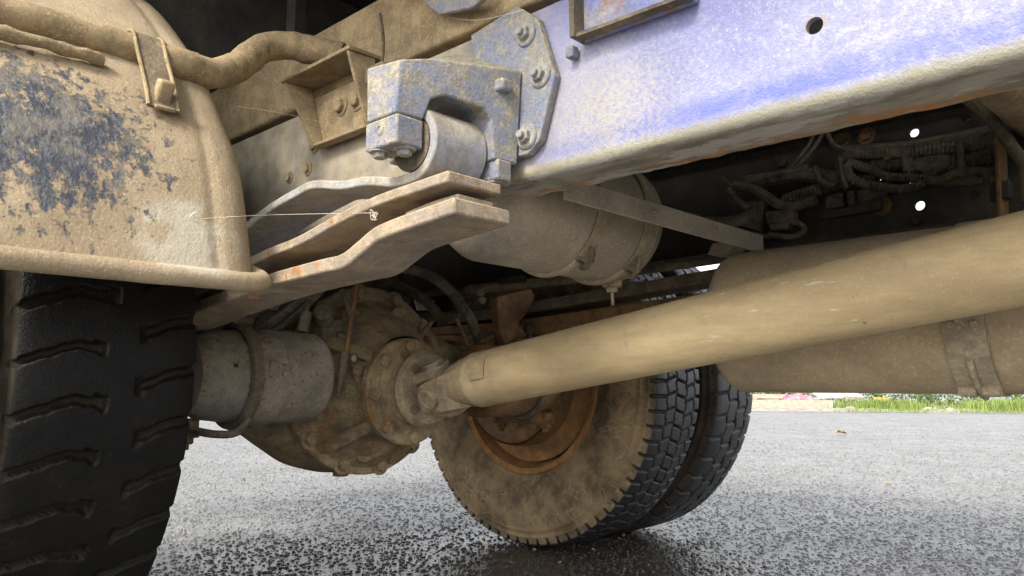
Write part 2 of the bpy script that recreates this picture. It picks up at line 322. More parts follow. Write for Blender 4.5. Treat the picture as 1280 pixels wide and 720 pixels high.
# stone chips standing out of the worn asphalt
def chips(n):
    g = np.random.default_rng(5); d = 1.2+15*g.random(n)**2.3; px = g.uniform(60, 1330, n); ry = _F[:2]/np.linalg.norm(_F[:2]); rx = _R[:2]/np.linalg.norm(_R[:2])
    c = CAM[None, :2]+ry*d[:, None]+rx*(d*(px-640)/FPX)[:, None]; r = (.0018+.0045*g.random(n)**2.2)*(1+.12*np.minimum(d, 6)); a = g.random(n)*6.283
    P = np.zeros((n, 9, 3)); h = r*g.uniform(.35, .8, n)
    for k in range(4):
        t_ = a+k*math.pi/2+g.uniform(-.3, .3, n); rr = r*g.uniform(.8, 1.2, n); u = g.uniform(.5, .75, n)
        P[:, k, 0] = c[:, 0]+rr*np.cos(t_); P[:, k, 1] = c[:, 1]+rr*np.sin(t_); P[:, k, 2] = -.0006
        P[:, 4+k, 0] = c[:, 0]+rr*u*np.cos(t_); P[:, 4+k, 1] = c[:, 1]+rr*u*np.sin(t_); P[:, 4+k, 2] = h*g.uniform(.7, 1.1, n)
    q = [(0, 1, 5, 4), (1, 2, 6, 5), (2, 3, 7, 6), (3, 0, 4, 7), (4, 5, 6, 7)]; P = P[:, :8]
    fc = (np.array(q)[None]+(np.arange(n)*8)[:, None, None]).reshape(-1, 4); nf = len(fc)
    me = bpy.data.meshes.new('stone_chips'); me.vertices.add(n*8); me.vertices.foreach_set('co', P.ravel()); me.loops.add(nf*4); me.loops.foreach_set('vertex_index', fc.ravel().astype(np.int32)); me.polygons.add(nf)
    me.polygons.foreach_set('loop_start', np.arange(nf, dtype=np.int32)*4); me.polygons.foreach_set('loop_total', np.full(nf, 4, np.int32)); me.update(calc_edges=True)
    at = me.attributes.new('tone', 'FLOAT', 'POINT'); at.data.foreach_set('value', np.repeat(g.random(n), 8).astype(np.float32))
    t = NT('asphalt_stone_chip'); cc = t.mix(t.attr('tone'), (.10, .098, .096), (.27, .265, .255)); wet = t.ramp(t.math('ADD', t.math('MAXIMUM', t.spot((.15, .60, 0), (.85, .75, 1)), t.math('MAXIMUM', t.spot((-.1, .05, 0), (1.1, .42, 1)), t.spot((.35, .25, 0), (.45, .35, 1)))), t.math('MULTIPLY', t.math('SUBTRACT', t.noise(6, 7, .7), .5), .9)), .20, .42)  # chips take the same mask: damp plus painted shade under the truck
    cc = t.mix(t.math('MULTIPLY', wet, .8), cc, (.03, .022, .015)); m_ = t.out(cc, .38, 0, .5)
    return tag(link('stone_chips', me, m_), 'coarse stone chips in the worn asphalt surface', 'gravel', kind='stuff')
chips(120000)

# ------------------------------------------------------------------ truck
truck = bpy.data.objects.new('truck', None); col.objects.link(truck); truck.empty_display_size = .3
tag(truck, 'dusty blue lorry seen from beneath, with leaf spring, axle, drive shaft and twin rear wheels', 'truck')
T = truck
# bolts: shared meshes, one object each
def bolt_mesh(kind):
    b = MB(); z = 0
    if kind in ('washer', 'stud'): b.lathe([(0, .0), (0, 1.55), (.16, 1.55), (.2, 1.48), (.2, 0)], (0, 0, 0), (0, 0, 1), 20); z = .2
    hx = lambda r, zz: [V((r*math.cos(math.pi/3*i), r*math.sin(math.pi/3*i), zz)) for i in range(6)]
    P = hx(1, z)+hx(1, z+.62)+hx(.84, z+.74); F = [[i, (i+1) % 6, 6+(i+1) % 6, 6+i] for i in range(6)]+[[6+i, 6+(i+1) % 6, 12+(i+1) % 6, 12+i] for i in range(6)]+[[12, 13, 14, 15, 16, 17]]
    b.add(P, F)
    if kind == 'stud': b.lathe([(z+.7, .55), (z+1.25, .55), (z+1.35, .45), (z+1.35, 0)], (0, 0, 0), (0, 0, 1), 12)
    me = fixn(mesh('bolt_'+kind, b.v, b.f, False)); return me
BM = {k: bolt_mesh(k) for k in ('plain', 'washer', 'stud')}
_bm = {}
def bolt(parent, p, nrm, r=.012, kind='washer', mat='bolt', name='bolt', spin=None):
    key = (kind, mat)
    if key not in _bm: _bm[key] = BM[kind].copy(); _bm[key].materials.append(M[mat])
    o = link(name, _bm[key], None, parent); q = V(nrm).to_track_quat('Z', 'Y')
    o.matrix_world = Matrix.Translation(V(p)) @ q.to_matrix().to_4x4() @ Matrix.Rotation(rnd.random()*1.05 if spin is None else spin, 4, 'Z') @ Matrix.Scale(r, 4)
    return o
def cut(o, cutters):
    """real holes: subtract cylinders, keep the result as the mesh"""
    b = MB()
    for (p, d, r, h) in cutters: b.lathe([(-h, 0), (-h, r), (h, r), (h, 0)], p, d, 24)
    cme = fixn(mesh('cutter', b.v, b.f, False)); co = bpy.data.objects.new('cutter', cme); col.objects.link(co)
    m = o.modifiers.new('cut', 'BOOLEAN'); m.operation = 'DIFFERENCE'; m.solver = 'EXACT'; m.object = co
    dg = bpy.context.evaluated_depsgraph_get(); me = bpy.data.meshes.new_from_object(o.evaluated_get(dg)); o.modifiers.clear(); o.data = me
    bpy.data.objects.remove(co)
# --- frame rails: pressed channels, flanges pointing inwards
def channel(sign, x0, x1, zb, zt, yw, fl, t, r, jit, name, mat, label):
    """outer web face at y = sign*yw"""
    prof = []
    out = [(yw-fl, zb)]
    for k in range(5): a = k/4*math.pi/2; out.append((yw-r+r*math.sin(a), zb+r-r*math.cos(a)))
    for k in range(5): a = k/4*math.pi/2; out.append((yw-r+r*math.cos(a), zt-r+r*math.sin(a)))
    out.append((yw-fl, zt)); ri = max(r-t, .003)
    inn = [(yw-fl, zt-t)]
    for k in range(5): a = math.pi/2-k/4*math.pi/2; inn.append((yw-t-ri+ri*math.cos(a), zt-t-ri+ri*math.sin(a)))
    for k in range(5): a = k/4*math.pi/2; inn.append((yw-t-ri+ri*math.cos(a), zb+t+ri-ri*math.sin(a)))
    inn.append((yw-fl, zb+t)); prof = out+inn; n = len(prof)
    P = []; F = []; N = int((x1-x0)/.012)
    for i in range(N+1):
        x = x0+(x1-x0)*i/N
        for k, (y, z) in enumerate(prof):
            if jit and k in (0, n-1): y += jit*(mnoise.noise(V((x*22, 0, 0)))+.7*mnoise.noise(V((x*75, 3, 0)))); z += jit*.5*mnoise.noise(V((x*40, 7, k)))
            P.append((x, sign*y, z))
    for i in range(N):
        for k in range(n): a = i*n+k; b_ = i*n+(k+1) % n; F.append((a, b_, b_+n, a+n))
    F += [list(range(n)), list(range(N*n, N*n+n))[::-1]]
    me = fixn(mesh(name, P, F)); o = link(name, me, mat, T, label); return o
ZB, ZT = .788, 1.041
rail = channel(-1, -1.25, 2.6, ZB, ZT, .42, .082, .008, .012, .004, 'frame_rail', M['rail'], 'long blue painted frame rail with rusty lower edge')
hole = PY(1018, 32, -.42); cut(rail, [(hole, (0, 1, 0), .0095, .05), (PY(1215, 0, -.42)+V((0, 0, .03)), (0, 1, 0), .008, .05)])
rail.data.set_sharp_from_angle(angle=math.radians(40))
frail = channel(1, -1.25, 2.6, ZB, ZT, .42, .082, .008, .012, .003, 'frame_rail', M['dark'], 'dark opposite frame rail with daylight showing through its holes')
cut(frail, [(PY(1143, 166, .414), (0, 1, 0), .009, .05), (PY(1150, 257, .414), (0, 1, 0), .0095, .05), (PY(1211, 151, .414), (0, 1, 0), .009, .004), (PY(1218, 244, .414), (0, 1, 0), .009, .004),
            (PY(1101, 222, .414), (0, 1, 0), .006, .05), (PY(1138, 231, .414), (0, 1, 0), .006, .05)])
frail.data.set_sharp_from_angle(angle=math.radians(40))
for (px, py) in ((1052, 174), (1083, 170)): bolt(frail, PY(px, py, .412), (0, -1, 0), .012, 'washer', 'rustdust')
for (px, py) in ((979, 204), (1146, 276), (936, 192), (918, 196)): bolt(frail, PY(px, py, .412), (0, -1, 0), .011, 'plain', 'dark')
bolt(frail, PY(1102, 257, .405), (0, -1, 0), .013, 'stud', 'rustdust')
# --- subframe on top of the rails
sub = MB().box((.675, -.385, 1.124), (3.85, .07, .142)).build('subframe_rail', M['khaki'], T, 'dusty tan subframe beam lying on the blue rail', .008, seg=3)
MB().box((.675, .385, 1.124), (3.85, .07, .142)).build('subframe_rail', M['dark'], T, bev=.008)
p = PY(478, 75, -.42); MB().tube([p+V((-.01, -.002, .09)), p+V((.004, -.002, .03)), p+V((-.003, -.002, -.04))], .0028, 8, jit=.5).build('weld_bead', M['grime'], sub)
# --- body floor and bearers
deck = MB().box((.45, .05, 1.49), (3.7, 2.1, .05)).build('body_floor', M['darker'], T, 'dark underside of the load body', .004)
for x in (-1.0, -.45, .1, .8, 1.35, 1.9): MB().box((x, .0, 1.33), (.07, 1.3, .27)).build('floor_bearer', M['dark'], deck, bev=.004)
for (px, xx) in ((305, .25), (262, .05)):
    p = PX(px, 60, xx); MB().box((p.x, -.36, 1.29), (.035, .03, .35)).build('body_bracket', M['dark'], T, bev=.003)
# --- cross members between the rails
for x, z0, z1 in ((.62, .80, 1.03), (-.55, .80, 1.03)): MB().box((x, 0, (z0+z1)/2), (.012, .66, z1-z0)).box((x+.03, 0, z0+.006), (.06, .66, .01)).build('cross_member', M['darker'], T, bev=.002)
p0 = PY(1236, 118, .1); MB().tube([(p0.x+.03, -.36, p0.z-.04), (p0.x+.02, .4, p0.z+.02)], .032, 20, smooth=0).build('cross_tube', M['khaki'], T, 'round tan cross tube between the rails')

MB().box((-1.12, .16, .93), (.03, 2.1, .80)).build('added_backing_panel', M['darker'], T, 'dark panel added behind the axle to block the sky', .004)  # made-up panel closing off the bright sky behind the axle
# --- spring hanger
hg = MB(); Yp = -.421
pl = [PY(x, y, -.42) for x, y in ((597, 48), (655, 12), (680, 27), (702, 97), (683, 178), (668, 196), (622, 206))]
plate = MB().prism([V((p.x, Yp, p.z)) for p in pl], (0, -.014, 0)).build('spring_hanger', M['hanger'], T, 'cast spring hanger bracket bolted to the blue frame rail', .002, seg=2)
Yq = Yp-.014
for (px, py) in ((658, 43), (676, 94), (659, 171)):
    c = PY(px, py, Yq); MB().lathe([(-.004, 0), (-.004, .0185), (.002, .0185), (.003, .0175), (.003, 0)], c, (0, -1, 0), 28).build('boss', M['hanger'], plate)
    bolt(plate, c+V((0, -.002, 0)), (0, -1, 0), .0108, 'stud')
# arm: block from plate out to the outer leg, sloping top
x0, x1 = .900, 1.002
def quad8(b, lo, hi):   # two matching loops
    n = len(lo); b.add(list(lo)+list(hi), [list(range(n))[::-1], list(range(n, 2*n))]+[[i, (i+1) % n, n+(i+1) % n, n+i] for i in range(n)])
#   (y, z front, x front, z rear, x rear) round the inverted U
U = [(-.624, .843, .966, .843, .904), (-.624, .912, .974, .920, .900), (-.574, .926, .984, .946, .890), (-.437, .942, 1.014, 1.010, .878), (-.437, .806, 1.006, .806, .925), (-.481, .806, 1.002, .806, .925), (-.483, .862, 1.000, .880, .892), (-.497, .876, .998, .886, .892), (-.555, .880, .984, .886, .894), (-.573, .872, .978, .878, .900), (-.579, .843, .968, .843, .904)]
a = MB(); quad8(a, [V((u[4], u[0], u[3])) for u in U], [V((u[2], u[0], u[1])) for u in U]); a.build('casting', M['hanger'], plate, bev=.0035, seg=3)
MB().box((.936, -.602, .8225), (.068, .044, .039)).build('pin_cap', M['hanger'], plate, bev=.003)
MB().lathe([(0, 0), (0, .009), (.003, .009), (.004, .004), (.002, .0035), (.002, 0)], (.934, -.6215, .828), (0, -1, 0), 20).build('grease_nipple', M['hanger'], plate)
for bx_, by_ in ((.919, -.611), (.953, -.597)): bolt(plate, (bx_, by_, .803), (0, 0, -1), .0098, 'washer')
MB().box((x1-.022, -.462, .793), (.05, .028, .030)).build('pin_cap', M['hanger'], plate, bev=.003); bolt(plate, (x1-.018, -.463, .778), (0, 0, -1), .0105, 'washer')
MB().box((x1+.004, -.47, .912), (.022, .022, .018)).build('lug', M['hanger'], plate, bev=.004)
# --- bracket for the body behind the hanger
bx0, bx1 = .44, .655
br = MB().prism([V((bx0+.05, -.4215, .946)), V((bx1, -.4215, .946)), V((bx1, -.4215, 1.05)), V((bx0, -.4215, 1.05))], (0, -.008, 0)).build('body_bracket', M['khaki'], T, 'open tan bracket bolted to the rail behind the hanger', .002)
MB().prism([V((bx0+.046, -.43, .947)), V((bx0-.002, -.43, 1.072)), V((bx0-.01, -.485, 1.072)), V((bx0+.04, -.447, .947))], (.007, 0, 0)).build('gusset', M['khaki'], br, bev=.0015)
MB().prism([V((bx1-.002, -.43, .947)), V((bx1-.012, -.43, 1.072)), V((bx1-.016, -.485, 1.072)), V((bx1-.008, -.447, .947))], (.007, 0, 0)).build('gusset', M['khaki'], br, bev=.0015)
MB().box(((bx0+bx1)/2+.02, -.438, .945), (.17, .02, .006)).build('ledge', M['khaki'], br, bev=.0015)
MB().box(((bx0+bx1)/2-.01, -.452, 1.076), (.23, .07, .007)).build('ledge', M['khaki'], br, bev=.0015)
for (px, py) in ((427, 133), (447, 126)): bolt(br, PY(px, py, -.4296), (0, -1, 0), .0125, 'washer', 'khaki')
for (px, py, r) in ((393, 183, .009), (385, 211, .009), (362, 222, .008), (407, 170, .007)): bolt(rail, PY(px, py, -.4205), (0, -1, 0), r, 'washer', 'khaki')
MB().box(PY(478, 95, -.45), (.05, .04, .03)).build('weld_lug', M['grime'], br, bev=.004)
# --- blue plate of the body above the rail
pp = [PY(x, y, -.432) for x, y in ((727, 52), (868, 1))]
q = [V((pp[0].x, -.4225, pp[0].z)), V((pp[1].x, -.4225, pp[1].z)), V((pp[1].x+.02, -.4225, 1.16)), V((pp[0].x-.006, -.4225, 1.16))]
bp = MB().prism(q, (0, -.008, 0)).build('body_plate', dusty('rust_speckled_blue_plate', (.20, .23, .46), (.40, .36, .30), .45, rust=.42, scale=22), T, 'rust speckled blue plate hanging over the rail', .0015)
MB().prism([q[0]+V((0, -.010, -.0)), q[1]+V((0, -.010, 0)), q[1]+V((0, -.010, .005)), q[0]+V((0, -.010, .005))], (0, -.016, 0)).build('lip', M['grime'], bp)
MB().prism([q[0]+V((-.004, 0, 0)), q[0]+V((.004, 0, 0)), q[3]+V((.006, 0, 0)), q[3]+V((-.004, 0, 0))], (0, -.03, 0)).build('rib', M['grime'], bp)
pc = PY(715, 66, -.43); nb = MB().box(pc, (.013, .014, .016)).build('square_nut', M['hanger'], bp, bev=.002)
q = [PY(x, y, -.45) for x, y in ((528, -6), (532, 6), (549, 18), (590, 9), (612, -10))]
MB().prism(q, (0, .01, 0)).build('body_bracket', M['hanger'], T, bev=.002)

# --- near leaf spring
Y0, Y1 = -.598, -.505
EX, EZ, ER = .940, .817, .052
def pth(pts, y=Y0): return [(lambda p: (p.x, p.z))(PY(a_, b_, y)) for a_, b_ in pts]
arc = [(EX+(ER)*math.cos(t), EZ+(ER)*math.sin(t)) for t in np.linspace(math.radians(200), math.radians(-92), 30)]
m1 = pth([(455, 232), (425, 237), (392, 236), (372, 244), (318, 278)], Y0+.022)
lead = catmull([(EX-.006, EZ-ER-.0002), (EX-.04, EZ-ER+.001)]+m1+[(.30, .70), (-.02, .668)], 6)
ls = MB(); eye_lead = arc+lead[2:]
# eye wrap: strip with thickness inwards
P = []; F = []; n = len(eye_lead); th = .014
for i, (x, z) in enumerate(eye_lead):
    a_ = eye_lead[max(i-1, 0)]; b_ = eye_lead[min(i+1, n-1)]; tt = V((b_[0]-a_[0], 0, b_[1]-a_[1])).normalized(); nn = V((tt.z, 0, -tt.x))
    for y in (Y0+.022, Y1+.022): P += [V((x, y, z)), V((x, y, z))+nn*th]
for i in range(n-1):
    a_ = 4*i; b_ = a_+4; F += [(a_, b_, b_+1, a_+1), (a_+2, a_+3, b_+3, b_+2), (a_, a_+2, b_+2, b_), (a_+1, b_+1, b_+3, a_+3)]
F += [(0, 1, 3, 2), (4*n-4, 4*n-2, 4*n-1, 4*n-3)]
ls.add(P, F); spring = ls.build('leaf_spring', M['leaf_b'], T, 'near leaf spring of separated steel leaves with its eye in the hanger', .003, seg=3)
MB().lathe([(0, 0), (0, ER-.015), (.093, ER-.015), (.093, 0)], (EX, Y0+.022, EZ), (0, 1, 0), 32).build('bush', M['grime'], spring)
MB().lathe([(0, 0), (0, .016), (.13, .016), (.13, 0)], (EX, -.60, EZ), (0, 1, 0), 20).build('pin', M['grime'], spring)
l2 = catmull(pth([(560, 212), (520, 226), (470, 244), (420, 268), (372, 295), (318, 318)])+[(.32, .668), (-.02, .65)], 4)
MB().strip(l2, Y0, Y1, .015).build('leaf', M['leaf_r'], spring, bev=.0025)
l3 = catmull(pth([(571, 246), (520, 264), (488, 276), (468, 286), (448, 303), (428, 318), (400, 325), (327, 346), (250, 376)])+[(.2, .625), (-.02, .62)], 4)
MB().strip(l3, Y0-.004, Y1, .021).build('leaf', M['leaf_r'], spring, 'thick lower leaf with a step in it', bev=.003)
s3 = pth([(566, 240), (500, 264)], Y0+.012); MB().strip([s3[0], ((s3[0][0]+s3[1][0])/2, (s3[0][1]+s3[1][1])/2+.002), s3[1]], Y0+.02, Y1-.01, .008).build('pad', M['leaf_r'], spring, bev=.002)
for (px, py) in ((570, 285), (522, 292)):
    p = PY(px, py, -.55); bolt(spring, (p.x, -.55, .70), (0, 0, -1), .006, 'plain', 'leaf_r')
# far leaf spring, mirrored
fs = MB().strip(catmull([(1.02, .805), (.73, .788), (.35, .765), (-.05, .742), (-.5, .73)], 4), .505, .598, .030).build('leaf_spring', M['grime'], T, 'opposite leaf spring in the gloom beyond the axle')
MB().strip(catmull([(1.05, .752), (.62, .728), (0, .70), (-.5, .715)], 4), .505, .598, .034).build('leaf', M['rustdust'], fs, bev=.002)
MB().strip(catmull([(1.05, .705), (.5, .69), (0, .672), (-.5, .69)], 4), .505, .598, .02).build('leaf', M['rustdust'], fs, bev=.002)

# --- fender with rolled edge
fp = [(.688, .648), (.668, .715), (.618, .850), (.532, .968), (.432, 1.080), (.24, 1.235), (.08, 1.305), (-.12, 1.31), (-.30, 1.235), (-.5, 1.06), (-.62, .87), (-.67, .70)]
fpath = catmull(fp, 10)
vv = []
for k in range(23): vv.append((-1.235+(.5)*k/22, 0.))
vv += [(-.730, 0), (-.722, -.0005), (-.716, -.003), (-.710, -.0028), (-.703, -.0005), (-.695, -.001)]
for k in range(1, 9): a_ = k/8*math.pi/2; vv.append((-.695+.055*math.sin(a_), -.001-.05*(1-math.cos(a_))))
P = []; F = []; m = len(vv)
def fender_grid(off):
    g = []
    for i, (x, z) in enumerate(fpath):
        a_ = fpath[max(i-1, 0)]; b_ = fpath[min(i+1, len(fpath)-1)]; t_ = V((b_[0]-a_[0], 0, b_[1]-a_[1])).normalized(); nn = V((t_.z, 0, -t_.x))
        if nn.dot(V((x, 0, z-.55))) < 0: nn = -nn
        for (y, d) in vv:
            dn = .0035*mnoise.noise(V((x*5, y*5, z*5)))
            g.append(V((x, y, z))+nn*(d+off+dn))
    return g
g0 = fender_grid(0); g1 = fender_grid(-.004); N = len(fpath); P = g0+g1; K = N*m
for i in range(N-1):
    for j in range(m-1):
        a_ = i*m+j; F.append((a_, a_+1, a_+m+1, a_+m)); F.append((K+a_, K+a_+m, K+a_+m+1, K+a_+1))
    F.append((i*m+m-1, K+i*m+m-1, K+i*m+m+m-1, i*m+m+m-1)); F.append((i*m, i*m+m, K+i*m+m, K+i*m))
for i0_ in (0, N-1):
    for j in range(m-1): a_ = i0_*m+j; F.append((a_, K+a_, K+a_+1, a_+1))
fme = fixn(mesh('fender', P, F)); fender = link('fender', fme, M['fender'], T, 'mud covered fender with scraped blue paint over the near wheels')
fpf = [p_ for p_ in fpath if p_[1] > 1.0]; MB().strip(fpf, .64, 1.24, .005).build('fender', M['grime'], T, 'plain far fender added to shade the opposite wheels')  # far fender put in and shaped to keep light off the tyre tops
hem = [V((.686, -1.235, .640)), V((.686, -.9, .641)), V((.687, -.72, .643)), V((.684, -.668, .644)), V((.674, -.642, .648)), V((.655, -.634, .655)), V((.63, -.634, .664))]
MB().tube(hem, .0145, 18, 8, jit=.05).build('rolled_hem', M['fender'], fender)
MB().lathe([(0, .004), (.004, .0065), (.006, .009), (0, .010)], V((.668, -.648, .628)), (0, 0, -1), 16).build('drain_hole', M['rustdust'], fender)
rp = PX(3, 278, .655); MB().box(rp, (.01, .028, .012)).build('rivet_plate', M['grime'], fender, bev=.002)
# stay tube, clamp
stp = [(.500, -1.24, 1.000), (.498, -.95, 1.013), (.500, -.80, 1.016), (.512, -.71, 1.012), (.500, -.655, 1.018), (.478, -.60, 1.055), (.462, -.55, 1.108), (.470, -.505, 1.128), (.500, -.46, 1.122), (.528, -.42, 1.116)]
stay = MB().tube(stp, .0262, 28, 10, jit=.10).build('fender_stay', M['khaki'], T, 'bent round fender stay caked in tan dirt', auto=60)
cc = PX(181, 78, .515); cw = .044
pr = []
for k in range(9): a_ = math.radians(170-k*17.5); pr.append((.499+.032*math.cos(a_), 1.014+.032*math.sin(a_)))
prf = pr+[(.545, .998), (.566, .965), (.590, .925), (.601, .900)]
y_ = cc.y
MB().tube([(.556, -1.235, .955), (.554, -1.0, .962), (.548, -.88, .968), (.545, -.84, .968)], .009, 14, 10, jit=.5).build('dirt_ridge', M['khaki'], fender)
clamp = MB().strip(prf, y_-cw/2, y_+cw/2, .005).build('stay_clamp', M['grime'], stay, 'grey steel strap clamping the stay to the fender')
for s_ in (-1, 1): MB().tube([V((x, y_+s_*cw/2, z)) for x, z in prf], .0032, 8, 2).build('clamp_edge', M['khaki'], stay)
MB().box((.594, y_+.001, .925), (.020, .024, .040), Matrix.Rotation(math.radians(27), 3, 'Y')).build('rubber_block', M['khaki'], stay, bev=.005, seg=3)
MB().box((.602, y_+.001, .900), (.014, .030, .006), Matrix.Rotation(math.radians(27), 3, 'Y')).build('clamp_foot', M['khaki'], stay, bev=.002)

# --- wheels
def make_tyre(name, yc, flip, pattern, ntheta, mat, parent, R=.52, W=.225, label=None, wt=60):
    half = W/2
    left = [(-.085, .283), (-.104, .290), (-.112, .310), (-.126, .340), (-.1285, .343), (-.1285, .347), (-.130, .350), (-.139, .385), (-.141, .415), (-.137, .445), (-.1315, .462), (-.1325, .465), (-.1315, .468), (-.1275, .471), (-.122, .484), (-.1235, .487), (-.120, .490)]
    sh = [(-half-.004, R-.024), (-half-.0015, R-.014)]
    tread = [(-half+W*k/wt, R-.006*(abs(-half+W*k/wt)/half)**3-.004*(abs(-half+W*k/wt)/half)**12) for k in range(wt+1)]
    prof = left+sh+tread+[(-y, r) for y, r in reversed(left+sh)]
    nl = len(left); m_ = len(prof); i0, i1 = nl, m_-nl
    th_ = np.linspace(0, 2*math.pi, ntheta, endpoint=False); s_ = th_*R
    yy = np.array([p_[0] for p_ in prof]); rr = np.array([p_[1] for p_ in prof])
    S, YY = np.meshgrid(s_, yy, indexing='ij'); RR = np.repeat(rr[None, :], ntheta, 0).copy()
    g, d = pattern(S, np.clip(YY, -half, half), half, 2*math.pi*R)
    mask = np.zeros(m_); mask[i0:i1] = 1; g = g*mask[None, :]
    RR -= g*d
    TT = np.repeat(th_[:, None], m_, 1)
    RR += .0012*np.sin(TT*7+YY*20)*mask[None, :]
    X = RR*np.cos(TT); Z = .52+RR*np.sin(TT); Yw = yc+flip*YY
    co = np.stack([X, Yw, Z], -1).reshape(-1, 3)
    idx = np.arange(ntheta*m_).reshape(ntheta, m_); a_ = idx[:, :-1]; b_ = idx[:, 1:]; nx = np.roll(idx, -1, 0); c_ = nx[:, 1:]; d_ = nx[:, :-1]
    fc = np.stack([a_, b_, c_, d_], -1).reshape(-1, 4)
    if flip > 0: fc = fc[:, ::-1]
    me = bpy.data.meshes.new(name); me.vertices.add(len(co)); me.vertices.foreach_set('co', co.ravel()); nf = len(fc)
    me.loops.add(nf*4); me.loops.foreach_set('vertex_index', fc.ravel().astype(np.int32)); me.polygons.add(nf)
    me.polygons.foreach_set('loop_start', np.arange(nf, dtype=np.int32)*4); me.polygons.foreach_set('loop_total', np.full(nf, 4, np.int32)); me.update(calc_edges=True); me.validate()
    me.polygons.foreach_set('use_smooth', [True]*nf)
    at = me.attributes.new('groove', 'FLOAT', 'POINT'); at.data.foreach_set('value', g.ravel().astype(np.float32))
    sw = np.where(mask > 0, 0., 1.); sw[i0:i0+2] = .8; sw[i1-2:i1] = .8
    at = me.attributes.new('sidewall', 'FLOAT', 'POINT'); at.data.foreach_set('value', np.repeat(sw[None, :], ntheta, 0).ravel().astype(np.float32))
    o = link(name, me, mat, parent, label); return o
def sm(x, a_, b_): t_ = np.clip((x-a_)/(b_-a_), 0, 1); return t_*t_*(3-2*t_)
def frac_dist(s_, p_, n): 
    q_ = p_*np.round(s_/p_); return np.abs(s_-q_), np.round(s_/p_)
def pat_lug(S, Y, half, C):
    n = 41; p_ = C/n; g = np.zeros_like(S); d = np.zeros_like(S)+.015
    u = Y/half                          # -1 = the side away from the axle
    wob = .0022*np.sin(Y*95)+.0008*np.sin(Y*260+1)
    s1 = S-.30*(Y+half)-wob-.010*np.sin((Y+half)*32); ds, k = frac_dist(s1, p_, n); rn = np.abs(np.sin(k*12.9898)*43758.5) % 1
    wdt = .0056+.0026*rn+.003*np.exp(-((u+.12-.1*rn)/.07)**2); end = -.08+.16*rn
    gl = (1-sm(ds, wdt*.8, wdt*1.2))*(1-sm(u, end-.06, end))
    fork = (1-sm(ds, .007+.006*rn, .012+.007*rn))*(1-sm(np.abs(u-end+.10+3.0*(s1-p_*k)), .015, .05))
    s2 = S-.34*(Y-.01)-wob+p_*.45; ds2, k2 = frac_dist(s2, p_, n); r2 = np.abs(np.sin(k2*78.233)*4375.5) % 1; st = .22+.12*r2
    gr = (1-sm(ds2, .003+.003*r2, .009+.003*r2))*sm(u, st, st+.08)*(.55+.3*r2*(1-u)+.1)
    fork2 = (1-sm(ds2, .006, .018))*np.exp(-((u-st-.05)/.05)**4)*.4
    g = np.maximum.reduce([gl, fork*.8, gr, fork2]); return g, d
def pat_block(S, Y, half, C):
    n = 74; p_ = C/n; d = np.zeros_like(S)+.012; u = Y/half; g = np.zeros_like(S); nr = 5; edges = [-1, -.62, -.22, .22, .62, 1]
    for e in edges[1:-1]: g = np.maximum(g, 1-sm(np.abs(Y-e*half-.0022*np.sign(np.sin(2*math.pi*S/p_))), .0022, .0042))
    for k in range(nr):
        inr = (u >= edges[k]) & (u <= edges[k+1]); off = (k % 2)*.5*p_; sl = .25*(1 if k % 2 else -1) if 0 < k < 4 else 0
        ds, _ = frac_dist(S-off-sl*(Y), p_*(1 if 0 < k < 4 else 1), n); gg = 1-sm(ds, .0024 if 0 < k < 4 else .0035, .0046 if 0 < k < 4 else .006); g = np.where(inr, np.maximum(g, gg), g)
    return g, d
def pat_zig(S, Y, half, C):
    n = 46; p_ = C/n; d = np.zeros_like(S)+.012; tri = np.abs(((S/p_) % 1)-.5)*2-.5; g = np.zeros_like(S)
    for e in (-.5, 0, .5): g = np.maximum(g, 1-sm(np.abs(Y-e*half-.013*tri), .0025, .005))
    for k, (a_, b_) in enumerate(((-1, -.5), (-.5, 0), (0, .5), (.5, 1))):
        u = Y/half; inr = (u >= a_) & (u <= b_); ds, _ = frac_dist(S+.25*p_+(k % 2)*.5*p_-.18*Y, p_, n); g = np.where(inr, np.maximum(g, (1-sm(ds, .003, .006))*(.6 if 0 < k < 3 else 1)), g)
    return g, d
def make_rim(yc, out, mat, label):
    """out: +1 when the dished (outer) side looks to +y"""
    prof = [(-.105, .300), (-.112, .292), (-.108, .276), (-.085, .272), (-.06, .258), (.05, .25), (.085, .270), (.108, .276), (.112, .292), (.105, .300), (.10, .288), (.085, .283), (.05, .262), (-.055, .268), (-.08, .283), (-.105, .300)]
    b = MB().lathe(prof, (0, yc, .52), (0, 1, 0), 96)
    dy = .075*out
    b.lathe([(dy-.008*out, .255), (dy+.0*out, .22), (dy+.045*out, .165), (dy+.05*out, .09), (dy+.062*out, .09), (dy+.057*out, .17), (dy+.012*out, .225), (dy+.004*out, .256)], (0, yc, .52), (0, 1, 0), 72)
    return b.build('wheel', mat, T, label)
HW = .1125
yi = .66+HW; yo = yi+.34
WN = .248; yn = .66+WN/2
rimN = make_rim(-yn, 1, M['dark'], 'near inner twin wheel with worn wet black tread')
make_tyre('tyre', -yn, 1, pat_lug, 1500, M['tyre_near'], rimN, W=WN, wt=120)
rimN2 = make_rim(-yn-.34, -1, M['dark'], 'near outer twin wheel'); make_tyre('tyre', -yn-.34, 1, pat_lug, 900, M['tyre_near'], rimN2, wt=60)
rimF = make_rim(yi, -1, M['rim'], 'far inner twin wheel with mud caked sidewall and blocky tread')
make_tyre('tyre', yi, 1, pat_block, 1480, M['tyre_far'], rimF, wt=90)
rimF2 = make_rim(yo, 1, M['rustdust'], 'far outer twin wheel with zigzag tread'); make_tyre('tyre', yo, 1, pat_zig, 1100, M['tyre_out'], rimF2, wt=70)

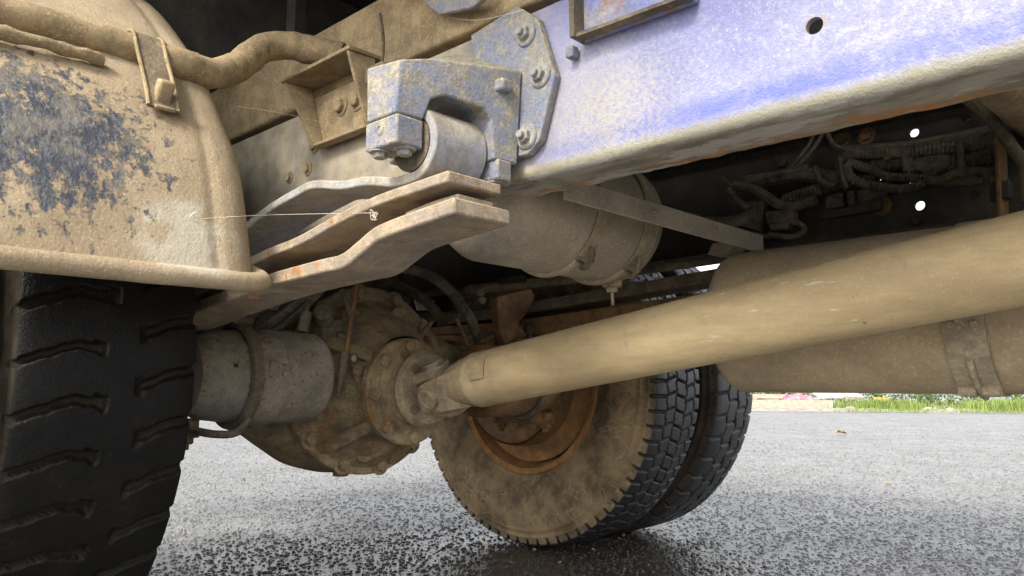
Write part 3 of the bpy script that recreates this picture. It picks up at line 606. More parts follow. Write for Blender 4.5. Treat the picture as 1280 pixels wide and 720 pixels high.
# --- rear axle: banjo housing lofted along y
sec = [(-.64, .078, .078), (-.50, .080, .082), (-.42, .083, .090), (-.36, .09, .108), (-.30, .10, .14), (-.24, .112, .18), (-.18, .122, .215), (-.10, .13, .236), (-.04, .132, .240), (.02, .13, .236), (.10, .122, .215), (.16, .112, .18), (.23, .10, .14), (.30, .09, .108), (.38, .083, .09), (.5, .08, .082), (.64, .078, .078)]
sec2 = catmull(sec, 4); P = []; F = []; n = 40
for (y, rx, rz) in sec2:
    for k in range(n):
        t_ = 2*math.pi*k/n; cx, sx = math.cos(t_), math.sin(t_); e = 2/2.6
        P.append(V((rx*math.copysign(abs(cx)**e, cx), y, .52+rz*math.copysign(abs(sx)**e, sx))))
for i in range(len(sec2)-1):
    for k in range(n): F.append((i*n+k, i*n+(k+1) % n, (i+1)*n+(k+1) % n, (i+1)*n+k))
F += [list(range(n)), list(range((len(sec2)-1)*n, len(sec2)*n))]
axle = MB().add(P, F).build('rear_axle', M['diff'], T, 'dirty cast rear axle with its round differential housing', auto=60)
YD, ZP = -.045, .487
MB().lathe([(.10, .232), (.126, .232), (.130, .228), (.130, .20), (.14, .19)], (0, YD, .515), (1, 0, 0), 64).build('carrier_flange', M['diff'], axle)
car = MB().lathe([(.13, .205), (.155, .19), (.19, .165), (.22, .14), (.255, .118), (.275, .112)], (0, YD, .505), (1, 0, 0), 64)
car.build('carrier', M['diff'], axle)
MB().lathe([(.0, .0), (.272, .0), (.272, .120), (.277, .124), (.294, .124), (.299, .119), (.299, .09), (.31, .078), (.335, .074), (.335, 0)], (0, YD-.004, ZP), (1, 0, 0), 56).build('pinion_housing', M['diff'], axle)
for k in range(12):
    a_ = 2*math.pi*(k+.35)/12; bolt(axle, (.130, YD+.214*math.cos(a_), .515+.214*math.sin(a_)), (1, 0, 0), .0165, 'washer', 'diff')
for k in range(8):
    a_ = 2*math.pi*(k+.1)/8; bolt(axle, (.299, YD-.004+.106*math.cos(a_), ZP+.106*math.sin(a_)), (1, 0, 0), .015, 'plain', 'diff')
# ribs on the carrier, a bolted cover plate
for a_ in (-2.3, -1.2, -.4, .6, 2.6):
    c, s_ = math.cos(a_), math.sin(a_); e1 = V((0, c, s_)); e2 = V((0, -s_, c))*.015; o_ = V((0, YD, .505))
    MB().prism([o_+V((.128, 0, 0))+e1*.205-e2, o_+V((.275, 0, 0))+e1*.108-e2, o_+V((.275, 0, 0))+e1*.122-e2, o_+V((.17, 0, 0))+e1*.20-e2, o_+V((.128, 0, 0))+e1*.212-e2], e2*2).build('rib', M['diff'], axle, bev=.003)
for a_ in (-2.75, -1.75, -.75, 1.2, 2.1, 3.0): MB().lathe([(.12, 0), (.12, .034), (.168, .028), (.172, .022), (.172, 0)], (0, YD+.17*math.cos(a_), .512+.17*math.sin(a_)), (1, 0, 0), 20).build('boss', M['diff'], axle)
cp = [PX(x, y, .25) for x, y in ((437, 457), (470, 452), (476, 462), (465, 475), (468, 497), (476, 503), (462, 510), (450, 500))]
pl = MB().prism(cp, (.012, 0, 0)).build('cover_plate', M['diff'], axle, bev=.002)
for (px, py) in ((446, 464), (468, 461), (465, 501)): bolt(pl, PX(px, py, .262), (1, 0, 0), .012, 'plain', 'diff')
MB().box(PX(480, 480, .25), (.05, .06, .055)).build('breather_boss', M['diff'], axle, bev=.008, seg=3)
MB().lathe([(0, 0), (0, .02), (.008, .02), (.01, .017), (.01, 0)], (0.02, YD, .281), (0, 0, -1), 6).build('drain_plug', M['diff'], axle)
# upper cover dome behind the carrier
MB().lathe([(.0, .0), (.0, .205), (.03, .20), (.07, .165), (.10, .10), (.11, 0)], PX(478, 425, .0)+V((-.10, 0, -.02)), (.55, -.1, .8), 40).build('axle_dome', M['grime'], axle)
fin = [PX(x, y, .16) for x, y in ((500, 425), (521, 419), (535, 403), (540, 401), (534, 414), (520, 430))]
MB().prism(fin, (.010, 0, 0)).build('shield_plate', M['grime'], axle, bev=.002)
# companion flange, universal joint, drive shaft
S0 = V((.385, YD, .492)); e = PY(1280, 323, -.088); S1 = V((e.x, e.y, e.z)); D = (S1-S0).normalized(); S2 = S0+D*2.3
shaft = MB().lathe([(.040, .020), (.055, .038), (.085, .047), (.125, .0545), (.150, .0572), (.152, .0592), (.161, .0592), (.164, .0578), (2.2, .0578), (2.2, 0)], S0, D, 64).build('drive_shaft', M['shaft'], T, 'long dusty tan drive shaft tube running to the axle')
fl = MB().lathe([(-.058, 0), (-.058, .07), (-.05, .084), (-.036, .088), (-.030, .084), (-.022, .078), (-.022, .03), (-.022, 0)], S0, (1, 0, 0), 48).build('joint_flange', M['joint'], shaft)
for k in range(4):
    a_ = math.pi/4+k*math.pi/2; bolt(shaft, S0+V((-.024, .064*math.cos(a_), .064*math.sin(a_))), (1, 0, 0), .0115, 'plain', 'grime')
e3 = D.cross(V((0, 0, 1))).normalized(); e4 = e3.cross(D)
tl = math.radians(28); A1 = (e3*math.cos(tl)-e4*math.sin(tl)); A2 = (e3*math.sin(tl)+e4*math.cos(tl))
CR = S0+D*.032
def ear(c, axis, back, lab):
    for s_ in (-1, 1):
        b = MB(); ce = c+axis*(.050*s_); ax = axis*s_; side = back.cross(ax).normalized()
        pts = []
        for k in range(9): t_ = -math.pi/2+math.pi*k/8; pts.append(ce-back*(.033*math.cos(t_))+side*(.035*math.sin(t_)))
        L0 = [p_+ax*.008 for p_ in pts]+[ce+back*.095+side*.044-ax*.010, ce+back*.095-side*.044-ax*.010]
        L1 = [p_-ax*.016 for p_ in pts]+[ce+back*.095+side*.044-ax*.036, ce+back*.095-side*.044-ax*.036]
        quad8(b, L0, L1); b.build('yoke_ear', M['joint'], shaft, bev=.004, seg=3)
        MB().lathe([(.0, 0), (.0, .0245), (.012, .0245), (.0145, .0225), (.0145, .017), (.0125, .016), (.0125, 0)], ce, ax, 28).build('bearing_cap', M['joint'], shaft)
ear(CR, A1, D, ''); ear(CR, A2, V((-1, 0, 0)), '')
MB().tube([CR-A1*.05, CR+A1*.05], .015, 16, 0).tube([CR-A2*.05, CR+A2*.05], .015, 16, 0).lathe([(-.02, 0), (-.02, .02), (.02, .02), (.02, 0)], CR, D, 20).build('cross', M['grime'], shaft)
# welded balance plate
t0 = S0+D*.205; nrm = (V(CAM)-t0); nrm = (nrm-D*nrm.dot(D)).normalized(); nrm = (nrm+V((0, 0, .45))).normalized(); nrm = (nrm-D*nrm.dot(D)).normalized(); sd_ = D.cross(nrm)
P = []; F = []
for i in range(2):
    for k in range(7):
        a_ = (k-3)/3*.42; q_ = nrm*math.cos(a_)+sd_*math.sin(a_)
        for r_ in (.0575, .0608): P.append(t0+D*(.022*(2*i-1))+q_*r_)
for k in range(6): a_ = 2*k; F += [(a_+1, a_+3, a_+17, a_+15), (a_, a_+1, a_+15, a_+14), (a_, a_+2, a_+3, a_+1), (a_+14, a_+15, a_+17, a_+16)]
F += [(0, 14, 15, 1), (12, 13, 27, 26)]
MB().add(P, F).build('balance_plate', M['shaft'], shaft, bev=.001)

# --- brake chambers
def brake(sx, label):
    o = (.195, 0, .516); d = (0, sx, 0)
    k = MB().lathe([(-.245, 0), (-.245, .080), (-.249, .09), (-.258, .097), (-.272, .099), (-.362, .099), (-.366, .1015), (-.374, .1015), (-.378, .0985), (-.425, .097), (-.44, .095), (-.47, .093), (-.51, .088), (-.535, .075), (-.545, .05), (-.545, 0)], o, d, 56).build('brake_chamber', M['brake'], T, label)
    MB().lathe([(-.424, .096), (-.420, .102), (-.424, .109), (-.434, .112), (-.444, .109), (-.448, .102), (-.444, .095)], o, d, 56).build('clamp_band', M['grime'], k)
    y = sx*-.434
    MB().box((.20, y, .63), (.03, .03, .018)).tube([(.215, y-.02, .628), (.215, y+.024, .628)], .006, 8, 0).build('clamp_lug', M['grime'], k, bev=.002)
    MB().box((.292, sx*-.398, .53), (.008, .020, .034)).build('port_boss', M['brake'], k, bev=.003); bolt(k, (.292, sx*-.372, .522), (1, 0, 0), .009, 'plain', 'brake')
    MB().lathe([(0, 0), (0, .004), (.003, .004), (.003, 0)], (.288, sx*-.478, .535), (1, 0, .1), 12).build('vent_hole', M['lamp_black'], k)
    return k
brake(1, 'near rust spotted cylindrical brake chamber'); brake(-1, 'far brake chamber beyond the differential').data.materials[0] = M['rustdust']
# hose and U-bolt bracket under the near chamber
MB().tube([(.26, -.43, .435), (.27, -.46, .405), (.26, -.50, .402), (.22, -.53, .41)], .008, 10).build('brake_hose', M['hose'], T)
for s_ in (-1, 1):
    gm = 'rustdust' if s_ > 0 else 'grime'
    ub = MB().box((.10, s_*.55, .412), (.17, .10, .035)).build('axle_clamp_plate', M[gm], T, bev=.005)
    for dx in (-.06, .06, ):
        for dy in (-.035, .035):
            bolt(ub, (.10+dx, s_*.55+dy, .395), (0, 0, -1), .018, 'stud', gm, 'nut')
    for dx in (-.07, .07): MB().tube([(.10+dx, s_*.5, .40), (.10+dx, s_*.5, .68), (.10+dx, s_*.6, .68), (.10+dx, s_*.6, .40)], .009, 8, 0).build('u_bolt', M['grime'], ub)
    MB().lathe([(0, .20), (.03, .205), (.20, .205), (.205, .19), (.205, 0)], (0, s_*.60, .52), (0, s_, 0), 48).build('brake_drum', M['rustdust'] if s_ > 0 else M['grime'], T)
    MB().lathe([(-.005, .06), (.0, .19), (.006, .195), (.012, .19)], (0, s_*.59, .52), (0, s_, 0), 40).build('back_plate', M['rustdust'] if s_ > 0 else M['grime'], T)
sa = MB().box((.10, .575, .45), (.05, .025, .13), Matrix.Rotation(.5, 3, 'Y')).lathe([(-.02, 0), (-.02, .034), (.02, .034), (.024, .028), (.024, 0)], (.16, .565, .47), (0, -1, 0), 24).build('slack_adjuster', M['rustdust'], T, bev=.004)
bolt(sa, (.16, .54, .47), (0, -1, 0), .018, 'washer', 'rustdust')
for q_ in ((.11, .43), (.18, .415), (.21, .45)): MB().lathe([(0, 0), (0, .018), (.03, .018), (.033, .014), (.033, 0)], (q_[0], .575, q_[1]), (0, -1, 0), 18).build('boss', M['rustdust'], sa)

# --- silencer with its band clamp
XM, YM, ZM, RM = .985, .222, .628, .138
mf = MB().lathe([(.0, 0), (.0, .10), (.004, RM-.018), (.010, RM-.006), (.02, RM-.0005), (.026, RM), (1.6, RM), (1.6, 0)], (XM, YM, ZM), (1, 0, 0), 96).build('silencer', M['muffler'], T, 'large tan cylindrical silencer beyond the drive shaft', auto=50)
XB = 1.425; bw = .046
MB().lathe([(-bw/2, RM+.0005), (-bw/2, RM+.004), (bw/2, RM+.004), (bw/2, RM+.0005)], (XB, YM, ZM), (1, 0, 0), 96).build('band_clamp', M['strap'], mf)
def onM(ang, off, dx=0): return V((XB+dx, YM-(RM+off)*math.cos(ang), ZM-(RM+off)*math.sin(ang)))
for dx in (-.016, .016):
    MB().tube([onM(math.radians(63), .012, dx-.012), onM(math.radians(63), .012, dx+.012)], .009, 14, 0).build('clamp_trunnion', M['strap'], mf)
MB().tube([onM(math.radians(a_), .010) for a_ in range(36, 80, 5)], .0052, 12, 1).build('clamp_screw', M['strap'], mf)
for dx in (-.015, .015): bolt(mf, onM(math.radians(14), .007, dx), onM(math.radians(14), 1)-onM(math.radians(14), 0), .006, 'plain', 'strap', 'rivet')
P = [onM(math.radians(a_), .0045, dx) for dx in (-bw*.62, bw*.62) for a_ in (5, 15, 25, 35, 45, 55, 65)]
MB().add(P+[onM(math.radians(a_), .0075, dx) for dx in (-bw*.62, bw*.62) for a_ in (5, 15, 25, 35, 45, 55, 65)], [(i, i+1, i+8, i+7) for i in range(6)]+[(14+i, 15+i, 22+i, 21+i) for i in range(6)]+[(i, i+1, i+15, i+14) for i in list(range(6))+list(range(7, 13))]+[(0, 7, 21, 14), (6, 13, 27, 20)]).build('clamp_strap', M['strap'], mf)

# --- air reservoir slung across the frame
XA, ZA, RA = .835, .816, .116
at = MB().lathe([(-.40, 0), (-.396, .04), (-.38, .08), (-.355, .105), (-.33, RA), (.0, RA), (.004, RA+.002), (.008, RA), (.025, RA-.004), (.046, .098), (.062, .07), (.072, .035), (.075, 0)], (XA, 0, ZA), (0, 1, 0), 72).build('air_reservoir', M['airtank'], T, 'dusty round air reservoir strapped across the frame', auto=50)
for yb in (-.17, -.03):
    P_ = [V((XA+(RA+.003)*math.cos(a_), yb, ZA+(RA+.003)*math.sin(a_))) for a_ in np.linspace(math.radians(40), math.radians(-52), 16)]
    b = MB(); n = len(P_)
    pts = []; 
    for p_ in P_:
        for y in (-.011, .011): pts.append(p_+V((0, y, 0)))
    for p_ in P_:
        for y in (-.011, .011): q_ = p_-V((XA, yb, ZA)); pts.append(p_+q_.normalized()*.003+V((0, y, 0)))
    f = []
    for i in range(n-1): a_ = 2*i; f += [(2*n+a_, 2*n+a_+1, 2*n+a_+3, 2*n+a_+2), (a_, a_+2, 2*n+a_+2, 2*n+a_), (a_+1, 2*n+a_+1, 2*n+a_+3, a_+3)]
    b.add(pts, f); b.build('strap', M['strap'], at)
    t0 = math.radians(-50); rd = V((math.cos(t0), 0, math.sin(t0))); tg = V((rd.z, 0, -rd.x)); c = V((XA, yb, ZA))+rd*(RA+.006)
    MB().tube([c-tg*.02+rd*.002, c+rd*.016, c+tg*.018+rd*.016], .005, 8).tube([c+V((0, .014, 0))-tg*.012, c+V((0, .014, 0))+rd*.012+tg*.005], .004, 8, 0).build('strap_hook', M['grime'], at)
    bolt(at, c+rd*.012+tg*.012, tg, .007, 'stud', 'grime', 'nut')
    P2 = [V((XA+(RA+.002)*math.cos(a_), yb, ZA+(RA+.002)*math.sin(a_))) for a_ in np.linspace(math.radians(-58), math.radians(-150), 14)]
    MB().tube(P2, .007, 8, 1).build('strap', M['strap'], at)
bt = V((XA+.01, .0, ZA-RA)); dc = MB().lathe([(0, 0), (-.003, .022), (.010, .020), (.012, .012), (.02, .011), (.022, 0)], bt, (0, 0, -1), 6).build('drain_valve', M['strap'], at); MB().tube([bt+V((0, 0, -.02)), bt+V((0, .002, -.045))], .003, 8, 0).build('drain_pin', M['strap'], at)
# angle iron brace under the rails
a0, a1 = V((1.003, -.334, .812)), V((1.045, .225, .798)); dr = (a1-a0).normalized(); sx_ = V((dr.y, -dr.x, 0))
bc = MB().prism([a0+sx_*.004+V((0, 0, 0)), a0+sx_*.004+V((0, 0, -.037)), a0-sx_*.001+V((0, 0, -.037)), a0-sx_*.001+V((0, 0, -.005)), a0-sx_*.04+V((0, 0, -.005)), a0-sx_*.04], a1-a0).build('brace', M['airtank'], T, 'dusty angle iron brace crossing under the frame', .0015)
for k in (.38, .70): bolt(bc, a0.lerp(a1, k)+sx_*.0045+V((0, 0, -.020)), sx_, .007, 'stud', 'airtank')
MB().prism([PY(930, 298, .20), PY(905, 318, .20), PY(884, 318, .2), PY(890, 304, .2)], (0, .05, 0)).build('bracket', M['airtank'], bc, bev=.002)
# other members running back past the reservoir
MB().tube([PY(585, 362, .30), PY(740, 345, .34), PY(900, 322, .36)], .014, 10).build('brake_pipe', M['grime'], T)
MB().box(PY(640, 350, .3), (.09, .02, .02)).build('bracket', M['dark'], T, bev=.002)

# --- hoses and rods round the axle
def hose(name, pts, r, mat='hose', ridge=None, parent=T, n=10): return MB().tube(pts, r, n, 5, ridge=ridge).build(name, M[mat], parent)
for k in range(2): hose('air_hose', [PX(500+k*12, 336-2*k, .2), PX(535+k*8, 345, .18), PX(563+k*7, 368, .15), PX(586+k*5, 400, .12), PX(599+k*5, 432, .1), PX(612+k*8, 452, .05)], .010)
hose('air_hose', [PX(398, 352, .18), PX(372, 378, .16), PX(345, 400, .14), PX(318, 416, .1)], .011); hose('air_hose', [PX(410, 352, .18), PX(384, 380, .16), PX(358, 403, .14), PX(330, 416, .1)], .011)
hose('air_hose', [PX(300, 420, .1), PX(322, 392, .12), PX(352, 372, .14), PX(392, 362, .16), PX(440, 352, .1)], .009)
hose('air_hose', [PX(398, 395, .0), PX(430, 366, -.04), PX(480, 352, -.06), PX(530, 375, -.06), PX(556, 405, -.05)], .016, 'grime')
rod = MB().tube([PX(447, 356, .26), PX(437, 410, .26), PX(431, 450, .26)], .0055, 10, 2).build('linkage_rod', M['rustdust'], T)
MB().tube([PX(431, 440, .26), PX(428, 462, .26), PX(426, 472, .26)], .010, 12, 0).tube([PX(426, 470, .26), PX(423, 492, .26)], .0055, 10, 0).build('rod_end', M['grime'], rod); bolt(rod, PX(441, 448, .265), (1, 0, 0), .008, 'plain', 'strap')
hose('linkage_rod', [PX(427, 361, .2), PX(437, 392, .2), PX(443, 420, .2)], .007, 'grime'); hose('linkage_rod', [PX(388, 368, .2), PX(381, 396, .2)], .006, 'grime')
MB().tube([PX(383, 390, .2), PX(378, 415, .2)], .013, 12, 0).build('rod_end', M['grime'], T)
vb = MB().box(PX(408, 415, .16), (.06, .06, .06)).build('relay_valve', M['grime'], T, 'dusty relay valve above the axle', .008, seg=3)
MB().lathe([(0, 0), (0, .022), (.05, .022), (.055, .017), (.055, 0)], PX(406, 404, .17), (.6, -.5, .4), 20).build('valve_port', M['grime'], vb); MB().lathe([(0, 0), (0, .016), (.05, .016), (.05, 0)], PX(420, 424, .19), (.2, .9, .1), 18).build('valve_port', M['grime'], vb)
MB().lathe([(0, 0), (0, .02), (.04, .02), (.04, 0)], PX(390, 444, .18), (.7, -.6, 0), 18).build('valve_port', M['grime'], vb)
# torque arm / cross strap behind the dome, label, brown brackets by the far spring
MB().prism([PX(x, y, -.1) for x, y in ((455, 345), (490, 338), (512, 372), (508, 384), (498, 380))], (.012, 0, 0)).build('bracket', M['grime'], T, bev=.003)
MB().prism([PX(x, y, -.15) for x, y in ((517, 375), (541, 376), (537, 385), (534, 388), (521, 388))], (.01, 0, 0)).build('label_plate', M['pale_label'], T, 'small pale label plate above the axle')
MB().prism([PX(x, y, .05) for x, y in ((320, 381), (352, 376), (345, 388), (320, 387))], (.006, 0, 0)).build('label_plate', M['pale_label'], T)
MB().prism([PX(x, y, -.35) for x, y in ((485, 345), (625, 340), (630, 440), (560, 450), (500, 425))], (-.02, 0, 0)).build('bracket_or_cover_plate', M['darker'], T, bev=.003)  # dark plate added to cover the bright gap of sky above the axle
for y0_ in (392, 404): MB().prism([PX(520, y0_, -.25), PX(570, y0_-3, -.25), PX(570, y0_+4, -.25), PX(520, y0_+7, -.25)], (.01, 0, 0)).build('rear_bar', M['grime'], T)
bk = MB().prism([PX(x, y, .15) for x, y in ((612, 372), (655, 362), (660, 372), (652, 390), (640, 404), (650, 420), (622, 432), (615, 410))], (.03, 0, 0)).build('bracket_or_cover_plate', M['rustdust'], T, 'rust brown bracket near the far spring', .004)
for (px, py) in ((600, 366), (602, 376)): bolt(bk, PX(px, py, .18), (.8, -.5, 0), .012, 'plain', 'grime')
for (a_, b_) in (((570, 398), (584, 432)), ((612, 380), (640, 420)), ((600, 428), (655, 405))): MB().tube([PX(*a_, .14), PX(*b_, .14)], .006, 8, 0).build('pipe', M['rustdust'], T)
# --- wiring loom on the far rail
YL = .372
def W_(pts, y=YL): return [PY(px, py, y) for px, py in pts]
loom = MB().tube(W_([(1060, 188), (1130, 183), (1200, 171), (1245, 161), (1300, 150)]), .011, 10, 5).build('wiring_loom', M['hose'], T, 'tangle of corrugated wiring conduits along the far rail')
def cond(pts, r, y=YL, ridge=.0075): return MB().tube(W_(pts, y), r, 12, 6, ridge=ridge).build('conduit', M['hose'], loom)
cond([(1140, 194), (1170, 188), (1205, 184), (1250, 174)], .015)
cond([(1090, 208), (1115, 206), (1140, 204)], .015); cond([(1186, 206), (1215, 201), (1250, 191)], .018, .366)
cond([(1060, 203), (1090, 212), (1110, 221), (1150, 223), (1170, 226), (1185, 221), (1200, 215), (1250, 214)], .010, .35)
cond([(1058, 205), (1064, 222), (1085, 231), (1120, 236), (1140, 234), (1155, 226)], .010, .345)
cond([(1055, 222), (1050, 205), (1062, 193), (1090, 192), (1140, 190)], .011, .352)
cond([(980, 252), (1005, 243), (1030, 235)], .015, .36); cond([(1030, 235), (1060, 226), (1100, 223)], .012, .372)
cond([(1190, 224), (1220, 219), (1250, 213)], .009, .375); cond([(1180, 228), (1220, 226), (1252, 221)], .009, .378)
def cable(pts, r, y=YL, mat='hose'): return MB().tube(W_(pts, y), r, 8, 6).build('cable', M[mat], loom)
cable([(985, 215), (1000, 196), (1012, 180), (1018, 166)], .004, .36); cable([(992, 214), (1008, 196), (1022, 178), (1030, 164)], .0045, .36)
cable([(1034, 164), (1040, 178), (1052, 186), (1075, 189), (1110, 186)], .005, .36)
cable([(860, 272), (890, 278), (920, 276), (945, 268)], .014, .34); cable([(918, 232), (945, 238), (972, 255), (990, 258), (1020, 250)], .011, .345)
cable([(912, 236), (920, 250), (935, 262)], .010, .345); cable([(903, 222), (918, 234), (935, 228), (980, 216), (1010, 208)], .005, .36)
cable([(960, 293), (990, 296), (1005, 288), (1000, 280), (985, 277)], .006, .34); cable([(915, 286), (940, 292), (965, 296)], .005, .34)
cable([(1018, 208), (1022, 220), (1032, 230), (1045, 233)], .007, .345); cable([(935, 228), (1000, 218), (1040, 222), (1060, 218)], .016, .375)
cable([(1050, 196), (1052, 215), (1058, 236)], .005, .34); cable([(1200, 178), (1202, 200), (1206, 222)], .007, .345); cable([(1130, 190), (1133, 214)], .006, .345)
def conn(pts, y, dep, mat='hose', name='connector'):
    o = MB().prism(W_(pts, y), (0, dep, 0)).build(name, M[mat], loom, bev=.003); return o
conn([(956, 264), (990, 262), (992, 277), (957, 279)], .33, .03); conn([(960, 279), (986, 277), (982, 286), (962, 287)], .33, .03)
conn([(1024, 259), (1090, 245), (1102, 252), (1098, 262), (1026, 274)], .375, .02, 'dark', 'bracket'); conn([(1030, 246), (1052, 240), (1054, 257), (1032, 261)], .35, .03); conn([(1057, 239), (1066, 237), (1068, 255), (1059, 257)], .35, .03); conn([(1070, 238), (1100, 231), (1106, 240), (1094, 248), (1072, 253)], .352, .03)
conn([(1146, 197), (1176, 192), (1186, 193), (1188, 206), (1172, 214), (1168, 220), (1155, 220), (1150, 212), (1140, 214), (1139, 202)], .345, .03); conn([(1103, 193), (1111, 192), (1112, 200), (1104, 201)], .345, .01)
conn([(1133, 196), (1140, 195), (1141, 216), (1134, 217)], .343, .03); conn([(932, 252), (956, 250), (950, 290), (925, 282)], .345, .02)
# upright and pipe at the right
MB().prism(W_([(1242, 158), (1248, 157), (1252, 300), (1246, 302)], .30), (0, .06, 0)).build('upright_bracket', M['rustdust'], T, bev=.002)
MB().prism(W_([(1236, 228), (1262, 224), (1262, 246), (1236, 250)], .31), (0, .03, 0)).build('bracket', M['dark'], T, bev=.002)
hose('pipe', W_([(1208, 122), (1235, 146), (1250, 162), (1268, 188), (1280, 206), (1284, 250)], .26), .010, 'grime')

# ------------------------------------------------------------------ cobweb threads
cw_ = MB()
for pts in ([PX(215, 273, .66), PX(240, 274, .66), PX(270, 272, .67), PX(308, 270, .68), PY(360, 268, -.60), PY(470, 266, -.6)], [PX(297, 133, .4), PY(345, 140, -.5), PY(400, 152, -.43)], [PY(655, 12, -.44), PY(600, 25, -.44), PY(560, 22, -.43)]): cw_.tube(pts, .0003, 5, 4)
for k in range(7): p_ = PY(470+rnd.uniform(-3, 3), 270+rnd.uniform(-5, 5), -.6); cw_.tube([p_, p_+V((rnd.uniform(-.008, .008), -.002, rnd.uniform(-.01, .01))), p_+V((rnd.uniform(-.01, .01), 0, rnd.uniform(-.012, .006)))], .00035, 5, 3)
p_ = PX(238, 271, .668); cw_.tube([p_, p_+V((.004, .004, .006)), p_+V((.004, .012, .002))], .0011, 6, 3)
cob = cw_.build('cobweb', M['web']); tag(cob, 'thin cobweb threads strung from the fender to the leaf spring', 'cobweb')

# ------------------------------------------------------------------ far side of the yard
def G(px, py): return PZ(px, py, 0)
gl = M['grass'] = plain('grass_blades', (.10, .17, .03), (.22, .26, .06), 3, .7)
fwd = V((_F[0], _F[1], 0)).normalized(); rgt = V((_R[0], _R[1], 0)).normalized()
def yard(px, d): return V((CAM[0], CAM[1], 0))+fwd*d+rgt*(d*(px-640)/FPX)
verge = MB(); vp = []; N = 60
for i in range(N+1):
    px = -900+i*60; vp.append((yard(px, 20.5+1.2*mnoise.noise(V((i*.4, 0, 0)))), yard(px, 60)))
P = []; F = []
for a_, b_ in vp:
    for k in range(9): q_ = a_.lerp(b_, (k/8)**2); q_.z = .004+.05*(k > 0)+.14*abs(mnoise.noise(V((q_.x*.6, q_.y*.6, 1))))*(k > 0); P.append(q_)
for i in range(N):
    for k in range(8): a_ = i*9+k; F.append((a_, a_+9, a_+10, a_+1))
M['verge'] = plain('gravel_verge', (.20, .18, .14), (.34, .32, .28), 6, .9, .01)
tag(verge.add(P, F).build('verge', M['verge']), kind='structure')
def blades(c, n, sx, h, b):
    for i in range(n):
        p_ = c+rgt*rnd.gauss(0, sx)+fwd*rnd.gauss(0, .25); p_.z = .02; hh = h*rnd.uniform(.4, 1.1); d_ = (rgt*rnd.uniform(-1, 1)+fwd*rnd.uniform(-1, 1))*hh*.35; w_ = V((rnd.uniform(-1, 1), rnd.uniform(-1, 1), 0)).normalized()*.012
        b.add([p_-w_, p_+w_, p_+d_*.4+V((0, 0, hh*.6))+w_*.7, p_+d_*.4+V((0, 0, hh*.6))-w_*.7, p_+d_+V((0, 0, hh))], [(0, 1, 2, 3), (3, 2, 4)])
b = MB()
for i in range(26): blades(yard(rnd.uniform(1040, 1400), rnd.uniform(20.2, 21.2)), 60, .25, rnd.uniform(.05, .14), b)
for px, n, sx, h in ((1092, 500, .5, .30), (1110, 500, .4, .33), (1075, 700, .40, .33), (1105, 700, .45, .34), (1130, 400, .3, .22), (1195, 300, .3, .25), (1225, 500, .4, .35), (1262, 500, .4, .36), (1290, 500, .5, .4)): blades(yard(px, 21.6+rnd.uniform(-.3, .6)), n, sx, h, b)
for i in range(70): blades(yard(rnd.uniform(-900, 2500), rnd.uniform(23, 34)), 130, .6, rnd.uniform(.2, .6), b)
tag(b.build('grass', M['grass'], smooth=False), 'tufts of green grass along the far edge of the yard', 'grass', kind='stuff')
woodm_ = plain('bush_stem_bark', (.10, .08, .055), (.18, .14, .1), 12)
hm = plain('hedge_leaves', (.035, .07, .015), (.10, .16, .035), 6, .6)
for i in range(9):
    px = 820+i*95+rnd.uniform(-20, 20); c = yard(px, 27+rnd.uniform(-1, 1.5)); R_ = rnd.uniform(.75, 1.1); b = MB(); root = bpy.data.objects.new('bush', None); col.objects.link(root); root.location = c
    tag(root, 'leafy green bush growing behind the verge', 'bush', 'bushes behind the verge')
    for k in range(900):
        v_ = V((rnd.gauss(0, 1), rnd.gauss(0, 1), rnd.gauss(0, 1))).normalized()*rnd.uniform(.45, 1)**.5; p_ = V((v_.x*R_*1.5, v_.y*R_, .62*R_+v_.z*R_*.65)); p_ *= 1+.25*mnoise.noise(v_*2.5+V((i*3, 0, 0)))
        a_ = V((rnd.uniform(-1, 1), rnd.uniform(-1, 1), rnd.uniform(-.5, 1))).normalized()*.07; e_ = a_.orthogonal().normalized()*.03
        b.add([p_-a_, p_+e_, p_+a_, p_-e_], [(0, 1, 2, 3)])
    b.build('foliage', hm, root, smooth=False); MB().tube([(0, 0, -.05), (.03, 0, .3), (.0, .05, .6)], .03, 6, 2).build('stem', woodm_, root)
def slab(px, d, size, rot, mat, name, label, cat, z=None, tilt=0, group=None):
    p_ = yard(px, d); p_.z = z if z is not None else size[2]/2+.03
    o = MB().box((0, 0, 0), size).build(name, mat, bev=.012); o.location = p_; o.rotation_euler = (tilt, 0, YAW+rot); tag(o, label, cat, group); return o
woodm = plain('weathered_timber', (.30, .25, .19), (.42, .36, .28), 8, .85); palem = plain('pale_painted_board', (.34, .33, .31), (.52, .5, .46), 8)
slab(975, 21.6, (2.7, .3, .26), .03, woodm, 'timber_beam', 'long weathered timber beam lying at the edge of the yard', 'beam')
slab(945, 22.4, (1.5, .25, .16), -.05, woodm, 'plank', 'short weathered plank behind the long timber beam', 'plank', z=.36)
slab(1045, 22.3, (1.3, .5, .07), .1, palem, 'board', 'pale painted board leaning on the timber pile', 'board', z=.42, tilt=.25)
slab(1035, 22.9, (.9, .4, .06), -.15, plain('dark_board', (.06, .05, .05), (.13, .11, .1)), 'board', 'dark board lying beside the pale painted one', 'board', z=.36, tilt=-.1)
slab(1098, 22.6, (.35, .25, .14), .25, plain('orange_plastic', (.5, .24, .04), (.66, .38, .08), 9), 'crate', 'orange plastic crate behind the grass', 'crate', z=.30)
